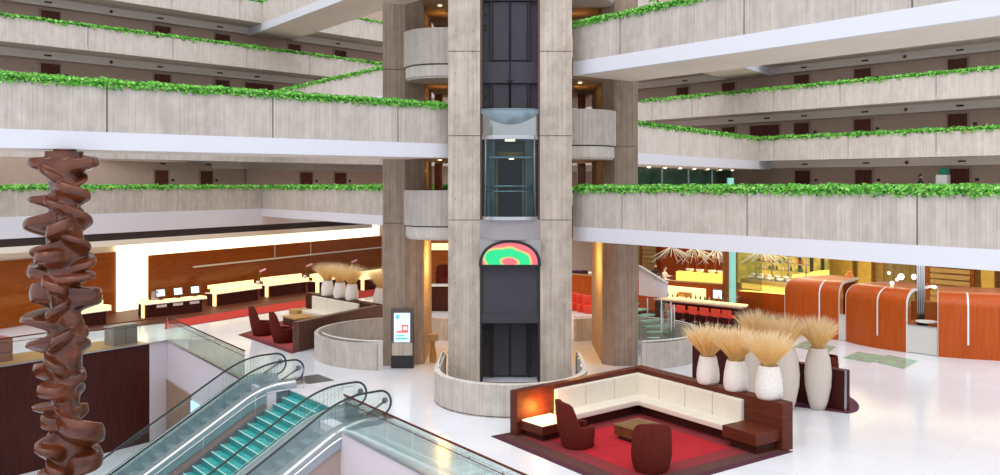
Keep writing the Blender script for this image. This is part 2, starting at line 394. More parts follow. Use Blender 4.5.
def bridge(nm, p0, p1, k, nb, joints, fl, W=3.1, mt='conc', fol2=True, per=260, size=.13, ext=0.0):
    z = T[k]; q0 = p0-(p1-p0).normalized()*ext
    parapet('wall_%s_parapet' % nm, p0, p1, z, nb, joints, mt)
    parapet('wall_%s_rear_parapet' % nm, p0+nb*(W-.6), p1+nb*(W-.6), z, nb, (), mt)
    strip(trimname(), q0, p1, nb, 0, .2, z-HB, z-HC, 'white')
    strip(trimname(), q0, p1, nb, W-.2, W, z-HB+.01, z-HC, 'soffit')
    strip('ceiling_%s' % nm, q0, p1, nb, .2, W-.2, z-HB+.01, z-HC+.02, 'soffit')
    strip('ceiling_%s_slab' % nm, p0, p1, nb, .6, W-.6, z-HC+.02, z-FL-.05, 'soffit')
    strip('floor_%s' % nm, p0, p1, nb, .6, W-.6, z-FL-.05, z-FL, 'carpet')
    foliage(p0, p1, z, nb, fl, per, size)
    if fol2: foliage(p0+nb*(W-.6), p1+nb*(W-.6), z, nb, fl.replace('front', 'rear'), per*.6, size*1.1)
# near left wing, second gallery (and the one two floors up, whose underside shows)
A0, A1 = PD(448, 32.4), PD(0, 23.6); dA = (A1-A0).normalized(); A1x = A0+dA*19; nbA = Vector((-abs(dA.y), abs(dA.x), 0))
if nbA.dot(V2(0, 1)) < 0: nbA = -nbA
bridge('left_bridge', A0, A1x, 2, nbA, (107, 273, 398), 'ivy along the front edge of the large near bridge at upper left', per=760, size=.105)
bridge('upper_left_bridge', A0, A1x, 4, nbA, (), 'ivy along the front edge of the topmost near bridge at left', fol2=False, per=40)
# near right wing, first and third galleries
R0, R1 = PD(573, 32.7), PD(1000, 21.05); dR = (R1-R0).normalized(); R1x = R0+dR*17.5; nbR = Vector((-dR.y, dR.x, 0))
if nbR.dot(V2(0, 1)) < 0: nbR = -nbR
bridge('right_bridge', R0, R1x, 1, nbR, (622, 747, 917), 'ivy along the front edge of the low right bridge over the restaurant', per=760, size=.105)
bridge('upper_right_bridge', R0, R1x, 3, nbR, (620, 744, 912), 'ivy along the front edge of the high right bridge', per=760, size=.105, fol2=False)

# rear left galleries, all floors, with the guest-room wall behind
B0, B1 = PD(0, 46.6), PD(383, 65.6); dB = (B1-B0).normalized(); B0x = B0-dB*7; B1x = B1+dB*14; nbB = Vector((-dB.y, dB.x, 0))
if nbB.dot(V2(0, 1)) < 0: nbB = -nbB
# rear right galleries
Q0, Q1 = PD(640, 62.9), PD(1000, 44.8); dQ = (Q1-Q0).normalized(); Q0x = Q0-dQ*14; Q1x = Q1+dQ*7; nbQ = Vector((-dQ.y, dQ.x, 0))
if nbQ.dot(V2(0, 1)) < 0: nbQ = -nbQ
CW = 2.8
BK = 2.3
DOORN = [0]
def guest_door(p, d, nb, z, wide, idx, where):
    """door on a corridor wall: leaf, frame, handle"""
    DOORN[0] += 1
    Tm = Matrix.Translation(p+Vector((0, 0, z))) @ Matrix.Rotation(ang(d), 4, 'Z')
    hw = wide/2; s = -1 if (Matrix.Rotation(ang(d), 3, 'Z') @ Vector((0, 1, 0))).dot(nb) > 0 else 1
    f = MB()
    f.box(-hw-.08, -hw, s*.0, s*.08, 0, 2.16, T=Tm); f.box(hw, hw+.08, 0, s*.08, 0, 2.16, T=Tm); f.box(-hw-.08, hw+.08, 0, s*.08, 2.1, 2.18, T=Tm)
    lf = MB()
    if wide < 1.6: lf.box(-hw, hw, 0, s*.05, 0, 2.1, T=Tm)
    else: lf.box(-hw, -.01, 0, s*.05, 0, 2.1, T=Tm); lf.box(.01, hw, 0, s*.05, 0, 2.1, T=Tm)
    o = struct(lf.build('door_%d' % DOORN[0], 'door'))
    f.build('door_frame', 'doorf', o)
    h = MB(); h.tube([Tm @ Vector((hw-.12, s*.05, 1.0)), Tm @ Vector((hw-.12, s*.11, 1.0)), Tm @ Vector((hw-.24, s*.11, 1.0))], .015, 6); h.build('door_handle', 'chrome', o)
    if wide < 1.6:
        sg = MB(); sg.box(hw+.28, hw+.48, 0, s*.02, 1.42, 1.58, T=Tm)
        tag(sg.build('room_number_plate', 'blk'), 'dark plate beside the %s guest door, %s' % (ORD[idx], where), 'sign', 'room number plates')
LV = {1: 'the first gallery', 2: 'the second gallery', 3: 'the third gallery', 4: 'the fourth gallery', 5: 'the fifth gallery'}
def gallery(side, p0, p1, k, nb, joints, doors, mt, per, size, skip_parapet=False):
    z = T[k]; nm = '%s_gallery_%s' % (side, ['', 'one', 'two', 'three', 'four', 'five', 'six'][k])
    parapet('wall_%s_parapet' % nm, p0, p1, z, nb, joints, mt)
    strip('floor_%s' % nm, p0, p1, nb, .6, CW, z-FL-.06, z-FL, 'carpet')
    strip('ceiling_%s' % nm, p0, p1, nb, .05, CW, z-HC+.03, z-FL-.06, 'soffit')
    strip('ceiling_%s_bulkhead' % nm, p0, p1, nb, BK, CW, z-HC-.42, z-HC+.03, 'band')
    if doors is not None:
        w0, w1 = p0+nb*CW, p1+nb*CW; bh0, bh1 = p0+nb*BK, p1+nb*BK; d = (p1-p0).normalized(); zc = T[k]+ST-HC-.4
        for i, (px, wd) in enumerate(doors):
            q = on_line(w0, w1, px); where = '%s, far %s' % (LV[k].replace('the ', ''), side.replace('left_low', 'left'))
            guest_door(q, d, nb, z-FL, wd, i, where)
            if px < -20 or px > 1020: continue
            v = on_line(bh0, bh1, px-2 if side == 'left' else px+2); Tm = Matrix.Translation(v+Vector((0, 0, zc+.2))) @ Matrix.Rotation(ang(d), 4, 'Z')
            s = -1 if (Matrix.Rotation(ang(d), 3, 'Z') @ Vector((0, 1, 0))).dot(nb) > 0 else 1
            m = MB(); m.box(-.2, .2, 0, s*.03, -.045, .045, T=Tm)
            tag(m.build('air_vent', 'blk'), 'dark slot vent above the %s guest door, %s' % (ORD[i], where), 'vent', 'air vents over the guest doors')
def alarm(p0, p1, nb, px, k, lab):
    v = on_line(p0+nb*BK, p1+nb*BK, px); z = T[k]+ST-HC-.22; m = MB()
    m.ball((v.x-nb.x*.04, v.y-nb.y*.04, z), .1, 0, 10); tag(m.build('fire_alarm', mat('alarm_red', (.22, .02, .02), .5)), lab, 'fire alarm', 'fire alarms on the bulkheads')
alarm(B0x, B1x, nbB, 111, 4, 'small red fire alarm on the bulkhead of the fourth gallery, far left')
alarm(B0x, B1x, nbB, 111, 3, 'small red fire alarm on the bulkhead of the third gallery, far left')
alarm(Q0x, Q1x, nbQ, 905, 3, 'small red fire alarm on the bulkhead of the third gallery, far right')
alarm(Q0x, Q1x, nbQ, 906, 2, 'small red fire alarm on the bulkhead of the second gallery, far right')
alarm(Q0x, Q1x, nbQ, 907, 1, 'small red fire alarm on the bulkhead of the first gallery, far right')
LD = [(50, 1.05), (162, 1.05), (222, 1.05), (294, 1.05), (340, 1.05)]
LDw = [(50, 1.05), (162, 1.05), (222, 1.05), (259, 2.2), (306, 1.05), (340, 1.05)]
gallery('left', B0x, B1x, 5, nbB, (88, 172, 240, 300), LD, 'concpale', 60, .17)
gallery('left', B0x, B1x, 4, nbB, (88, 173, 247, 310, 360), LD, 'concpale', 60, .17)
gallery('left', B0x, B1x, 3, nbB, (88, 173, 247, 310), LDw[:4]+[(340, 1.05)], 'concpale', 60, .17)
foliage(B0, B1+dB*1, T[5], nbB, 'ivy on the fifth and highest gallery at the far left', 70, .2)
foliage(B0x, B1+dB*1, T[4], nbB, 'ivy on the fourth gallery at the far left', 110, .19)
foliage(B0x, B1+dB*1, T[3], nbB, 'ivy on the third gallery at the far left', 40, .2)
gallery('left', B0x, B1x, 2, nbB, (), None, 'concpale', 60, .17)
CORN = on_line(B0, B1, 262)
L1a = PD(0, 42.5); L1e = CORN+(CORN-L1a).normalized()*12; dL1 = (CORN-L1a).normalized(); L1a = L1a-dL1*8; nbL = Vector((-dL1.y, dL1.x, 0))
if nbL.dot(V2(-1, 0)) < 0: nbL = -nbL
gallery('left_low', L1a, CORN, 1, nbL, (60, 178), [(161, 1.05), (206, 1.05), (258, 2.2)], 'conc', 60, .17)
foliage(L1a, CORN, T[1], nbL, 'ivy on the lowest gallery at the far left behind the sculpture', 150, .18)
# wall behind the left galleries
def tall_wall(name, p0, p1, nb, z0, z1, mt): return strip(name, p0, p1, nb, CW, CW+.3, z0, z1, mt)
tall_wall('wall_left_guest_rooms', B0x, B1x, nbB, 8.2, 24, 'corr')
tall_wall('wall_left_low_guest_rooms', L1a, CORN+dL1*1.9, nbL, 5.1, 8.5, 'corr')
# bridges between the rear left corner and the tower: floors 1, 3, 5
C1e = PD(383, 44.8); dC = (C1e-CORN).normalized(); Ce = CORN+dC*((C1e-CORN).length+5.2); nbC = Vector((-dC.y, dC.x, 0))
if nbC.dot(V2(1, 0)) < 0: nbC = -nbC
bridge('rear_left_bridge', CORN, Ce, 1, nbC, (303, 343), 'ivy along the front edge of the lowest bridge behind the left pier', per=150, size=.17, ext=2.6)
bridge('rear_left_bridge_third_floor', CORN, Ce, 3, nbC, (330,), 'ivy along the front edge of the rear left bridge two floors above the lowest', per=150, size=.17, mt='concpale', fol2=False, ext=2.6)
bridge('rear_left_bridge_fifth_floor', CORN, Ce, 5, nbC, (330,), 'ivy along the front edge of the highest rear left bridge', per=30, size=.17, mt='concpale', fol2=False, ext=2.6)
# doors on the first floor wall seen behind that bridge
w0 = B0x+nbB*CW; w1 = B1x+nbB*CW
strip('wall_left_first_floor_rooms', CORN+dB*.6, B1x, nbB, CW, CW+.3, 4.4, 8.3, 'corr')
for i, px in enumerate((306, 340)):
    guest_door(on_line(w0, w1, px), dB, nbB, T[1]-FL, 1.05, i+3, 'the first gallery behind the rear left bridge')
strip('floor_left_first_floor_corridor', CORN, B1x, nbB, 0, CW, T[1]-FL-.3, T[1]-FL, 'carpet')
strip('ceiling_left_first_floor_bulkhead', CORN, B1x, nbB, BK, CW, T[2]-HC-.4, T[2]-HC, 'band')
# rear right galleries
RD = [(683, 1.05), (729, 1.05), (802, 1.05), (863, 1.05), (958, 1.05)]
gallery('right', Q0x, Q1x, 3, nbQ, (652, 692, 774, 840, 936), RD, 'concpale', 60, .17)
foliage(Q0, Q1x, T[3], nbQ, 'ivy on the third gallery at the far right', 110, .19)
gallery('right', Q0x, Q1x, 2, nbQ, (774, 848, 936), [(729, 1.05), (765, 2.2), (802, 1.05), (863, 1.05), (958, 1.05)], 'concpale', 60, .17)
foliage(Q0+dQ*6, Q1x, T[2], nbQ, 'ivy on the second gallery at the far right', 120, .19)
gallery('right', Q0x, Q1x, 1, nbQ, (), [(803, 1.05), (864, 1.05), (960, 1.05)], 'concpale', 60, .17)
foliage(Q0+dQ*2, Q1x, T[1], nbQ, 'ivy on the first gallery at the far right behind the low right bridge', 60, .2)
gallery('right', Q0x, Q1x, 4, nbQ, (), None, 'concpale', 60, .17)
tall_wall('wall_right_guest_rooms', Q0x, Q1x, nbQ, 5.1, 24, 'corr')
# bridges between the rear right corner and the tower: floors 2 and 4
QC = on_line(Q0, Q1, 759); K1 = PD(640, 41.8); dK = (K1-QC).normalized(); Ke = QC+dK*((K1-QC).length+5.0); nbK = Vector((-dK.y, dK.x, 0))
if nbK.dot(V2(-1, 0)) < 0: nbK = -nbK
bridge('rear_right_bridge', QC, Ke, 2, nbK, (680, 720), 'ivy along the front edge of the rear right bridge on the second floor', per=150, size=.17, mt='concpale', fol2=False, ext=2.6)
bridge('rear_right_bridge_fourth_floor', QC, Ke, 4, nbK, (680, 720), 'ivy along the front edge of the rear right bridge on the fourth floor', per=60, size=.17, mt='concpale', fol2=False, ext=2.6)
# fascia below the lowest left gallery, and over the reception
strip('wall_reception_fascia', L1a, L1e, nbL, .0, .5, 4.5, T[1]-HC, 'white')
strip(trimname(), L1a, L1e, nbL, .12, .5, 4.1, 4.5, 'dark')
strip(trimname(), L1a, L1e, nbL, .0, .5, 3.8, 4.1, 'cream')
strip('ceiling_reception', L1a, L1e, nbL, .5, 2.6, 4.0, 4.2, 'cream')

# ------------------------------------------------------------------ tower
TF = 31.75
def pier(name, x0, x1, y0, y1, z0, z1, mt, joints):
    mb = MB(); zs = [z0]+[j for j in joints if z0 < j < z1]+[z1]
    for i in range(len(zs)-1): mb.box(x0, x1, y0, y1, zs[i]+(.013 if i else 0), zs[i+1]-(.013 if i < len(zs)-2 else 0))
    mb.box(x0+.05, x1-.05, y0+.05, y1-.05, z0+.02, z1-.02, 1)
    return struct(mb.build(name, [mt, 'joint']))
JZ = [5.85, 8.86, 11.88, 14.9]
pier('pillar_left_front', -2.21, -1.07, TF, TF+3.2, 0, 17.5, 'concpier', JZ)
pier('pillar_right_front', 1.07, 2.21, TF, TF+3.2, 0, 17.5, 'concpier', JZ)
def rear_pier(name, outline, joints):
    mb = MB(); zs = [0]+joints+[17.5]
    for i in range(len(zs)-1): mb.prism(outline, zs[i]+(.012 if i else 0), zs[i+1]-.012)
    cxm = sum(p[0] for p in outline)/len(outline); cym = sum(p[1] for p in outline)/len(outline)
    mb.prism([(cxm+(x-cxm)*.96, cym+(y-cym)*.97) for x, y in outline], .02, 17.4, 1)
    return struct(mb.build(name, ['concshade', 'joint']))
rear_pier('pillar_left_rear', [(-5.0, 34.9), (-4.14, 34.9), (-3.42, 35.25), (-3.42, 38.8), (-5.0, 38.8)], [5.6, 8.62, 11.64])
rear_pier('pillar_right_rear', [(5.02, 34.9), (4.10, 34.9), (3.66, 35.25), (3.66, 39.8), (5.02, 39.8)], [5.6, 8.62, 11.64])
# tie holes in the front piers
mb = MB()
for xx in (-1.95, -1.33, 1.33, 1.95):
    z = .6
    while z < 15: mb.lathe([(.018, -.004), (.018, .006)], 8, 0, Matrix.Translation((xx, TF, z)) @ Matrix.Rotation(PI/2, 4, 'X')); z += .75
struct(mb.build('trim_tie_holes', 'joint'))
# landing slabs and rounded balconies
def rounded(sx, rad_in=0.0):
    # plan outline of a landing's outer edge, from tower pier around to rear pier
    pts = []
    cx, cy, r = 2.52, 34.6, 1.6
    pts.append((2.2*sx, 33.0+rad_in))
    for i in range(0, 13):
        a = -PI/2+i*(PI/2)/12; pts.append(((cx+(r-rad_in)*math.cos(a))*sx, cy+(r-rad_in)*math.sin(a)))
    pts.append(((cx+r-rad_in)*sx, 35.2)); return pts
for k in (1, 2, 3, 4):
    z = T[k]
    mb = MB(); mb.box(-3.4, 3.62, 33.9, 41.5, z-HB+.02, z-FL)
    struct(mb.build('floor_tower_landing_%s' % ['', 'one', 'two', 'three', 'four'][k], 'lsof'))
    for side, sx in (('left', -1), ('right', 1)):
        if (k % 2 == 1) != (side == 'left'): continue
        mb = MB(); po = rounded(sx)
        mb.wall(po, z-HC, z, .18, 1 if sx > 0 else -1)
        struct(mb.build('wall_rounded_balcony_%s_%s' % (side, ['', 'one', 'two', 'three', 'four'][k]), 'conc'))
        mb = MB(); pi_ = rounded(sx, .07); pj = rounded(sx, .13)
        mb.prism(pi_+[(2.2*sx, 35.2)], z-HB+.05, z-HC-.05, 0)
        mb.prism(pj+[(2.2*sx, 35.2)], z-HC-.05, z-HC, 1)
        mb.prism(pj+[(2.2*sx, 35.2)], z-HB-.02, z-HB+.05, 0)
        struct(mb.build(trimname(), ['concpale', 'joint']))
# landing back walls and amber panels by the lifts
for k in (1, 2, 3):
    z = T[k]-FL
    for sx, nm in ((-1, 'left'), (1, 'right')):
        mb = MB(); mb.box(min(3.0*sx, 3.35*sx), max(3.0*sx, 3.35*sx), 39.4, 39.8, z, z+ST-.86)
        struct(mb.build(trimname(), 'amberwood'))
        dl = MB(); dl.lathe([(.07, -.015), (.07, 0)], 16, 0, Matrix.Translation((2.75*sx, 34.9, z+ST-HB+FL-.0)))
        tag(dl.build('downlight', 'lamp'), 'round warm ceiling downlight over the %s lift landing on the %s floor' % (nm, ORD[k-1]), 'ceiling light', 'landing downlights')
        light('landing_light', 'POINT', (2.85*sx, 36.6, z+1.75), 9, AMB, .1)
for sx in (-1, 1):
    light('lift_lobby_light', 'POINT', (2.75*sx, 36.6, 3.9), 240, AMB, .2)
# lift shaft back wall and doors behind the open front
def lift_doors(z0, z1, label_floor, n):
    t = thing('elevator_door', 'dark grey two-leaf elevator doors on %s' % label_floor, 'elevator door', (0, TF+1.0, z0), group='elevator doors in the tower')
    h = z1-z0
    a = MB(); a.box(-1.05, 1.05, .1, .2, 0, h); a.build('back_panel', 'greyelev', t)
    a = MB(); a.box(-.62, -.04, .0, .1, .03, 2.18); a.build('door_leaf', 'greyelev', t, .01)
    a = MB(); a.box(.04, .62, .0, .1, .03, 2.18); a.build('door_leaf', 'greyelev', t, .01)
    a = MB(); a.box(-1.05, 1.05, -.12, .1, 2.2, h-.06); a.build('header_beam', 'greyelev', t, .01)
    a = MB(); a.box(-.72, -.64, -.05, .1, 0, 2.2); a.box(.64, .72, -.05, .1, 0, 2.2); a.box(-.03, .03, .06, .1, 0, 2.2); a.build('door_frame', 'blk', t)
    a = MB()
    for zz in (1.15, 1.3, 1.7): a.box(-.92, -.86, -.0, .1, zz, zz+.07)
    a.build('switch_box', 'blk', t)
    return t
lift_doors(.05, 4.2, 'the lobby level beneath the coloured arch', 0)
lift_doors(8.64, 11.67, 'the third floor, partly behind the glass cab roof', 1)
lift_doors(11.67, 14.7, 'the fourth floor above the glass cab', 2)
lift_doors(5.61, 8.64, 'the second floor behind the glass cab', 3)
lift_doors(14.7, 17.73, 'the fifth floor at the top of the picture', 4)
mb = MB(); mb.box(-1.09, 1.09, TF+1.2, TF+1.35, 0, 18); struct(mb.build('wall_elevator_shaft', 'greyelev'))
mb = MB(); mb.box(-1.07, -.99, TF+.02, TF+1.2, 0, 18); mb.box(.99, 1.07, TF+.02, TF+1.2, 0, 18); struct(mb.build('trim_shaft_edges', 'framebrown'))
mb = MB(); mb.tube([(0.0, TF+.7, 9.8), (0.0, TF+.7, 17.5)], .022, 6); mb.lathe([(.0001, -.09), (.09, -.02), (.09, .02), (.03, .06), (.0001, .09)], 10, 0, Matrix.Translation((0, TF+.7, 10.9)))
tag(mb.build('hoist_cable', 'blk'), 'thin black hoist cable hanging above the glass elevator cab', 'cable')
# curved grey panel under the cab and the arch display
def bowed(x, bulge, y): return y-bulge*(1-(x/1.08)**2)
mb = MB(); xs = [-1.08+2.16*i/16 for i in range(17)]
mb.wall([(x, bowed(x, .35, TF-.02)) for x in xs], 5.16, 5.86, .08, 1); struct(mb.build('trim_grey_curved_panel', 'panelgrey'))
t = thing('arched_display', 'half-round coloured light panel with a green swirl on pink over the lobby lift', 'display', (0, TF-.28, 4.22))
arc = [(1.10*math.cos(PI*i/28), .93*max(0, math.sin(PI*i/28))**.8) for i in range(29)]
a = MB(); RX = Matrix.Rotation(PI/2, 4, 'X')
a.prism(arc, -.35, 0.0, 0, RX); fr_ = a.build('frame', 'blk', t)
a = MB(); a.prism([(x*.89, .06+y*.83) for x, y in arc], 0.0, .02, 0, RX); a.build('display_panel', 'display', fr_)
mb = MB()
for sx in (-1, 1):
    half = [(x, y) for x, y in arc if x*sx >= -1e-6]; half.sort(key=lambda p: p[0]*sx)
    mb.prism([(p[0], p[1]) for p in half]+[(1.10*sx, .95), (0, .95)], -.2, -.06, 0, Matrix.Translation((0, TF-.28, 4.22)) @ RX)
struct(mb.build('trim_arch_spandrels', 'panelgrey'))
mb = MB(); mb.box(-1.04, 1.04, TF+.05, TF+.2, 2.50, 4.25, 0); mb.box(-1.04, 1.04, TF-.02, TF+.2, 2.17, 2.50, 0)
struct(mb.build('wall_shaft_infill', 'greyelev'))
mb = MB(); mb.box(-1.07, -1.0, TF-.03, TF+.1, .1, 4.3); mb.box(1.0, 1.07, TF-.03, TF+.1, .1, 4.3); struct(mb.build('trim_lift_opening', 'blk'))
# glass cab
t = thing('elevator_cab', 'bow-fronted glass elevator cab with frosted roof stopped in the concrete tower', 'elevator', (0, TF, 5.86))
def bowpts(r, n=16, y0=.15): return [(r*math.cos(PI+PI*i/n), y0+1.05*r*math.sin(PI+PI*i/n)*.62) for i in range(n+1)]
a = MB(); a.prism(bowpts(1.04)+[(1.04, .9), (-1.04, .9)], 0, .12); a.build('floor_plate', 'steel', t)
a = MB(); a.wall(bowpts(1.02), .12, 3.0, .02, 1); a.build('glass_front', 'glassb', t)
a = MB(); a.prism(bowpts(1.05)+[(1.05, .9), (-1.05, .9)], 2.86, 3.0); a.build('ceiling_ring', 'steel', t)
a = MB()
for i in (0, 3, 13, 16):
    p = bowpts(1.03)[i]; a.tube([(p[0], p[1], .1), (p[0], p[1], 3.0)], .03 if i in (3, 13) else .045, 6)
a.build('mullions', 'steeld', t)
prof = bowpts(1.07, 20)
def skirt(top, bot): # bowed sheet with an arched lower edge
    a = MB(); vs = []
    for p in prof: vs += [(p[0], p[1], top), (p[0], p[1], bot(p[0]/1.07)), (p[0], p[1]+.04, top), (p[0], p[1]+.04, bot(p[0]/1.07))]
    for i in range(len(prof)-1):
        k = 4*i; a.add([vs[k], vs[k+4], vs[k+5], vs[k+1]], [(0, 1, 2, 3)], 0, True); a.add([vs[k+2], vs[k+3], vs[k+7], vs[k+6]], [(0, 1, 2, 3)], 0, True)
        a.add([vs[k+1], vs[k+5], vs[k+7], vs[k+3]], [(0, 1, 2, 3)], 0)
    return a
skirt(3.92, lambda x: 3.36+.46*x*x).build('roof_dome', 'dome', t)
a = MB(); a.prism(prof, 3.88, 3.94); a.build('roof_rim', 'dome', t)
a = MB(); pr2 = bowpts(1.03, 20); a.wall(pr2, 3.0, 3.86, .02, 1); a.build('roof_band', glass('smoky_glass', (.75, .76, .78), .1, .55), t)
for zz in (1.02, 1.2):
    a = MB(); a.tube([(p[0]*.93, p[1]*.93, zz) for p in bowpts(1.0)], .022, 8); a.build('handrail', 'chrome', t)
a = MB(); a.box(-.52, -.44, .75, .85, .12, 2.4); a.box(.44, .52, .75, .85, .12, 2.4); a.box(-.52, .52, .75, .85, 2.3, 2.45); a.build('rear_door_frame', 'gold', t)
a = MB(); a.box(-1.0, -.55, .8, .9, .12, 2.9); a.box(.55, 1.0, .8, .9, .12, 2.9); a.build('rear_wall', 'panelgrey', t)
a = MB(); a.box(-.44, .44, .82, .88, .12, 2.3); a.build('rear_door', mat('dark_cab_door', (.02, .012, .008), .6, spec=.1), t)
a = MB(); a.box(-.18, .18, .1, .3, 2.82, 2.86); a.build('ceiling_lamp', 'lamp', t)
a = MB(); a.box(-.75, .75, .0, .7, 2.2, 2.26); a.build('suspended_ceiling', 'steel', t)
a = MB(); a.lathe([(.09, 0), (.09, .03)], 12, 0, Matrix.Translation((.05, .2, 2.16))); a.build('spot_lamp', 'lamp', t)

# ------------------------------------------------------------------ floor with the escalator void
e0, e1, e2, e3 = G(167.5, 341), PD(221+29, 31.1), PD(352.5, 24.8), Vector((.41, 18.3, 0))
Ea = Vector((-15.6, 40.5, 0)); Eb = Vector((.6, 18.0, 0)); dE = (Eb-Ea).normalized(); Eb = Ea+dE*33      # main edge
Va = Ea; Vb = G(0, 367); dV = (Vb-Va).normalized(); Vb = Va+dV*26                                        # far edge
Ed = Eb+V2(-14, -10)
def on_edge(n_u):  # point of the main edge with the given U coordinate
    return Ea+dE*((n_u-Ea.dot(U))/dE.dot(U))
STN = 13.1
hole = [Ea, Vb, Vb+V2(6, -12), Ed, Eb, on_edge(-24.95), NU(STN, -24.95), NU(STN, -28.9), on_edge(-28.9)]
import bmesh
def floor_with_hole(name, outer, holep, z, mt):
    me = bpy.data.meshes.new(name); bm = bmesh.new()
    ov = [bm.verts.new((p[0], p[1], z)) for p in outer]; hv = [bm.verts.new((p[0], p[1], z)) for p in holep]
    es = [bm.edges.new((ov[i], ov[(i+1) % len(ov)])) for i in range(len(ov))]+[bm.edges.new((hv[i], hv[(i+1) % len(hv)])) for i in range(len(hv))]
    bmesh.ops.triangle_fill(bm, use_beauty=True, edges=es)
    for f in bm.faces:
        if f.normal.z < 0: f.normal_flip()
    bm.to_mesh(me); bm.free(); me.materials.append(M[mt])
    o = bpy.data.objects.new(name, me); C.objects.link(o); return struct(o)
floor_with_hole('floor', [(-60, -15), (60, -15), (60, 90), (-60, 90)], hole, 0, 'marble')
mb = MB(); mb.box(-45, 20, -2, 45, -4.5, -4.4); struct(mb.build('floor_lower_level', 'marble'))
def below(a, b, z0, z1, mt, name, th=.3, side=1):
    mb = MB(); d = (b-a).normalized(); q = Vector((-d.y, d.x, 0))*th*side
    mb.prism([a.xy, b.xy, (b+q).xy, (a+q).xy], z0, z1); return struct(mb.build(name, mt))
below(Ea, on_edge(-28.9), -4.4, -.01, 'lav', 'wall_void_right')
below(on_edge(-24.95), Eb, -4.4, -.01, 'lav', 'wall_void_right_front')
below(NU(STN, -28.9), NU(STN, -24.95), -4.4, -.01, 'lav', 'wall_void_stair_head')
Vw = on_line(Va, Vb, 149.5)
below(Va, Vw, -4.4, -.01, 'lav', 'wall_void_left_white', side=-1)
below(Vw, Vb, -4.4, -.01, 'brown', 'wall_void_left', side=-1)
below(Vb, Vb+V2(6, -12), -4.4, -.01, 'brown', 'wall_void_far', side=-1)
below(Eb, Ed, -4.4, -.01, 'lav', 'wall_void_near', side=1)
# border strips of the void
def border(a, b, w0, w1, z, mt, name, side):
    mb = MB(); d = (b-a).normalized(); q = Vector((-d.y, d.x, 0))*side
    mb.prism([(a+q*w0).xy, (b+q*w0).xy, (b+q*w1).xy, (a+q*w1).xy], z, z+.015); return struct(mb.build(name, mt))
border(Vw, Vb, .0, 2.3, 0, 'gold', 'floor_wood_border', -1)
print('E', Ea, Eb, 'V', Va, Vb)
# ------------------------------------------------------------------ reception
WB0, WB1 = L1a+nbL*1.3, L1e+nbL*1.3
def rec_wall(name, pxa, pxb, z0, z1, mt, off=1.3, th=.2):
    a = on_line(L1a+nbL*off, L1e+nbL*off, pxa); b = on_line(L1a+nbL*off, L1e+nbL*off, pxb)
    mb = MB(); mb.prism([a.xy, b.xy, (b+nbL*th).xy, (a+nbL*th).xy], z0, z1); return struct(mb.build(name, mt))
rec_wall('wall_reception_left', -80, 118, 0, 3.35, 'amberwood')
rec_wall('wall_reception_left_cove', -80, 118, 3.35, 4.0, 'cream', off=1.4)
rec_wall('wall_reception_glow_column', 118, 148, 0, 4.0, 'glowwall', off=1.15)
rec_wall('wall_reception_back', 148, 420, 0, 3.0, 'amberwood')
rec_wall('wall_reception_glow_cove', 148, 420, 3.0, 4.0, 'glowwall', off=1.45)
a = on_line(WB0, WB1, 192)-nbL*.06; b = on_line(WB0, WB1, 382)-nbL*.06
mb = MB(); mb.prism([a.xy, b.xy, (b-nbL*.08).xy, (a-nbL*.08).xy], 2.02, 2.12)
for px in (274, 310):
    c = on_line(WB0, WB1, px)-nbL*.03; c2 = c+dL1*.05; mb.prism([c.xy, c2.xy, (c2-nbL*.03).xy, (c-nbL*.03).xy], 2.1, 2.98)
struct(mb.build('trim_reception_rail', 'cream'))
# floor finishes
def floor_poly(name, pts, z, mt, th=.012):
    mb = MB(); mb.prism([(p.x, p.y) for p in pts], z, z+th); return mb.build(name, mt)
struct(floor_poly('floor_reception_wood', [G(60, 335), G(178, 322), G(384, 289), G(384, 268), G(200, 285), G(60, 310)], .001, 'woodfloor'))
tag(floor_poly('carpet_runner', [G(165, 329.5), G(384, 294.5), G(384, 288), G(165, 322)], .014, 'redfloor'), 'long red carpet runner in front of the reception desks', 'carpet')
def desk(px0, px1, yb, zt, label, n, kind='onyx', flip=False):
    a = G(px0, yb[0]); b = G(px1, yb[1]); d = b-a; L = d.length-.42; rz = ang(d)
    t = thing('reception_desk', label, 'desk', a, rz, 'reception desks')
    # local: x along front, y to the back
    m = MB(); m.prism([(0.12, 0), (L-.25, 0), (L-.12, .9), (0.12, .9)], 0, .72); m.build('body', 'brown', t, .01)
    m = MB(); m.box(.06, L, -.06, .55, .74, .98 if kind == 'onyx' else .86); m.build('lit_counter_band', 'glowcream', t, .01)
    m = MB(); m.box(0, L, .62, .72, .98, 1.2) if kind == 'onyx' else m.box(0, .5, .5, .7, .86, 1.0)
    m.box(-.04, .04, .0, .25, 0, 1.0); m.build('end_shelf', 'glowcream', t, .01)
    m = MB(); m.box(.0, L+.02, -.1, .95, .7, .745); m.build('worktop', 'ceramic', t, .005)
    return t, L, rz, a
t1, L, rz, a0 = desk(144, 213, (318.5, 310.5), .9, 'long front desk with three monitors beside the glowing wall column', 0, 'flat')
cd = Vector((math.cos(rz), math.sin(rz), 0)); cb = Vector((-cd.y, cd.x, 0))
for i, f in enumerate((.30, .58, .86)):
    p = a0+cd*(L*f)+cb*.25+Vector((0, 0, .86))
    mt_ = thing('monitor', '%s of the three small monitors on the first front desk' % ('leftmost', 'middle', 'rightmost')[i], 'monitor', p, rz+.1, 'front desk monitors')
    m = MB(); m.box(-.12, .12, -.1, .1, 0, .02); m.tube([(0, 0, .02), (0, .02, .2)], .025, 6); m.build('stand', 'blk', mt_)
    m = MB(); m.box(-.29, .29, -.02, .03, .16, .60, T=Matrix.Rotation(-.18, 4, 'X')); cs_ = m.build('casing', 'blk', mt_, .01)
    m = MB(); m.box(-.25, .25, -.026, -.02, .20, .56, T=Matrix.Rotation(-.18, 4, 'X')); m.build('screen', 'screen', cs_)
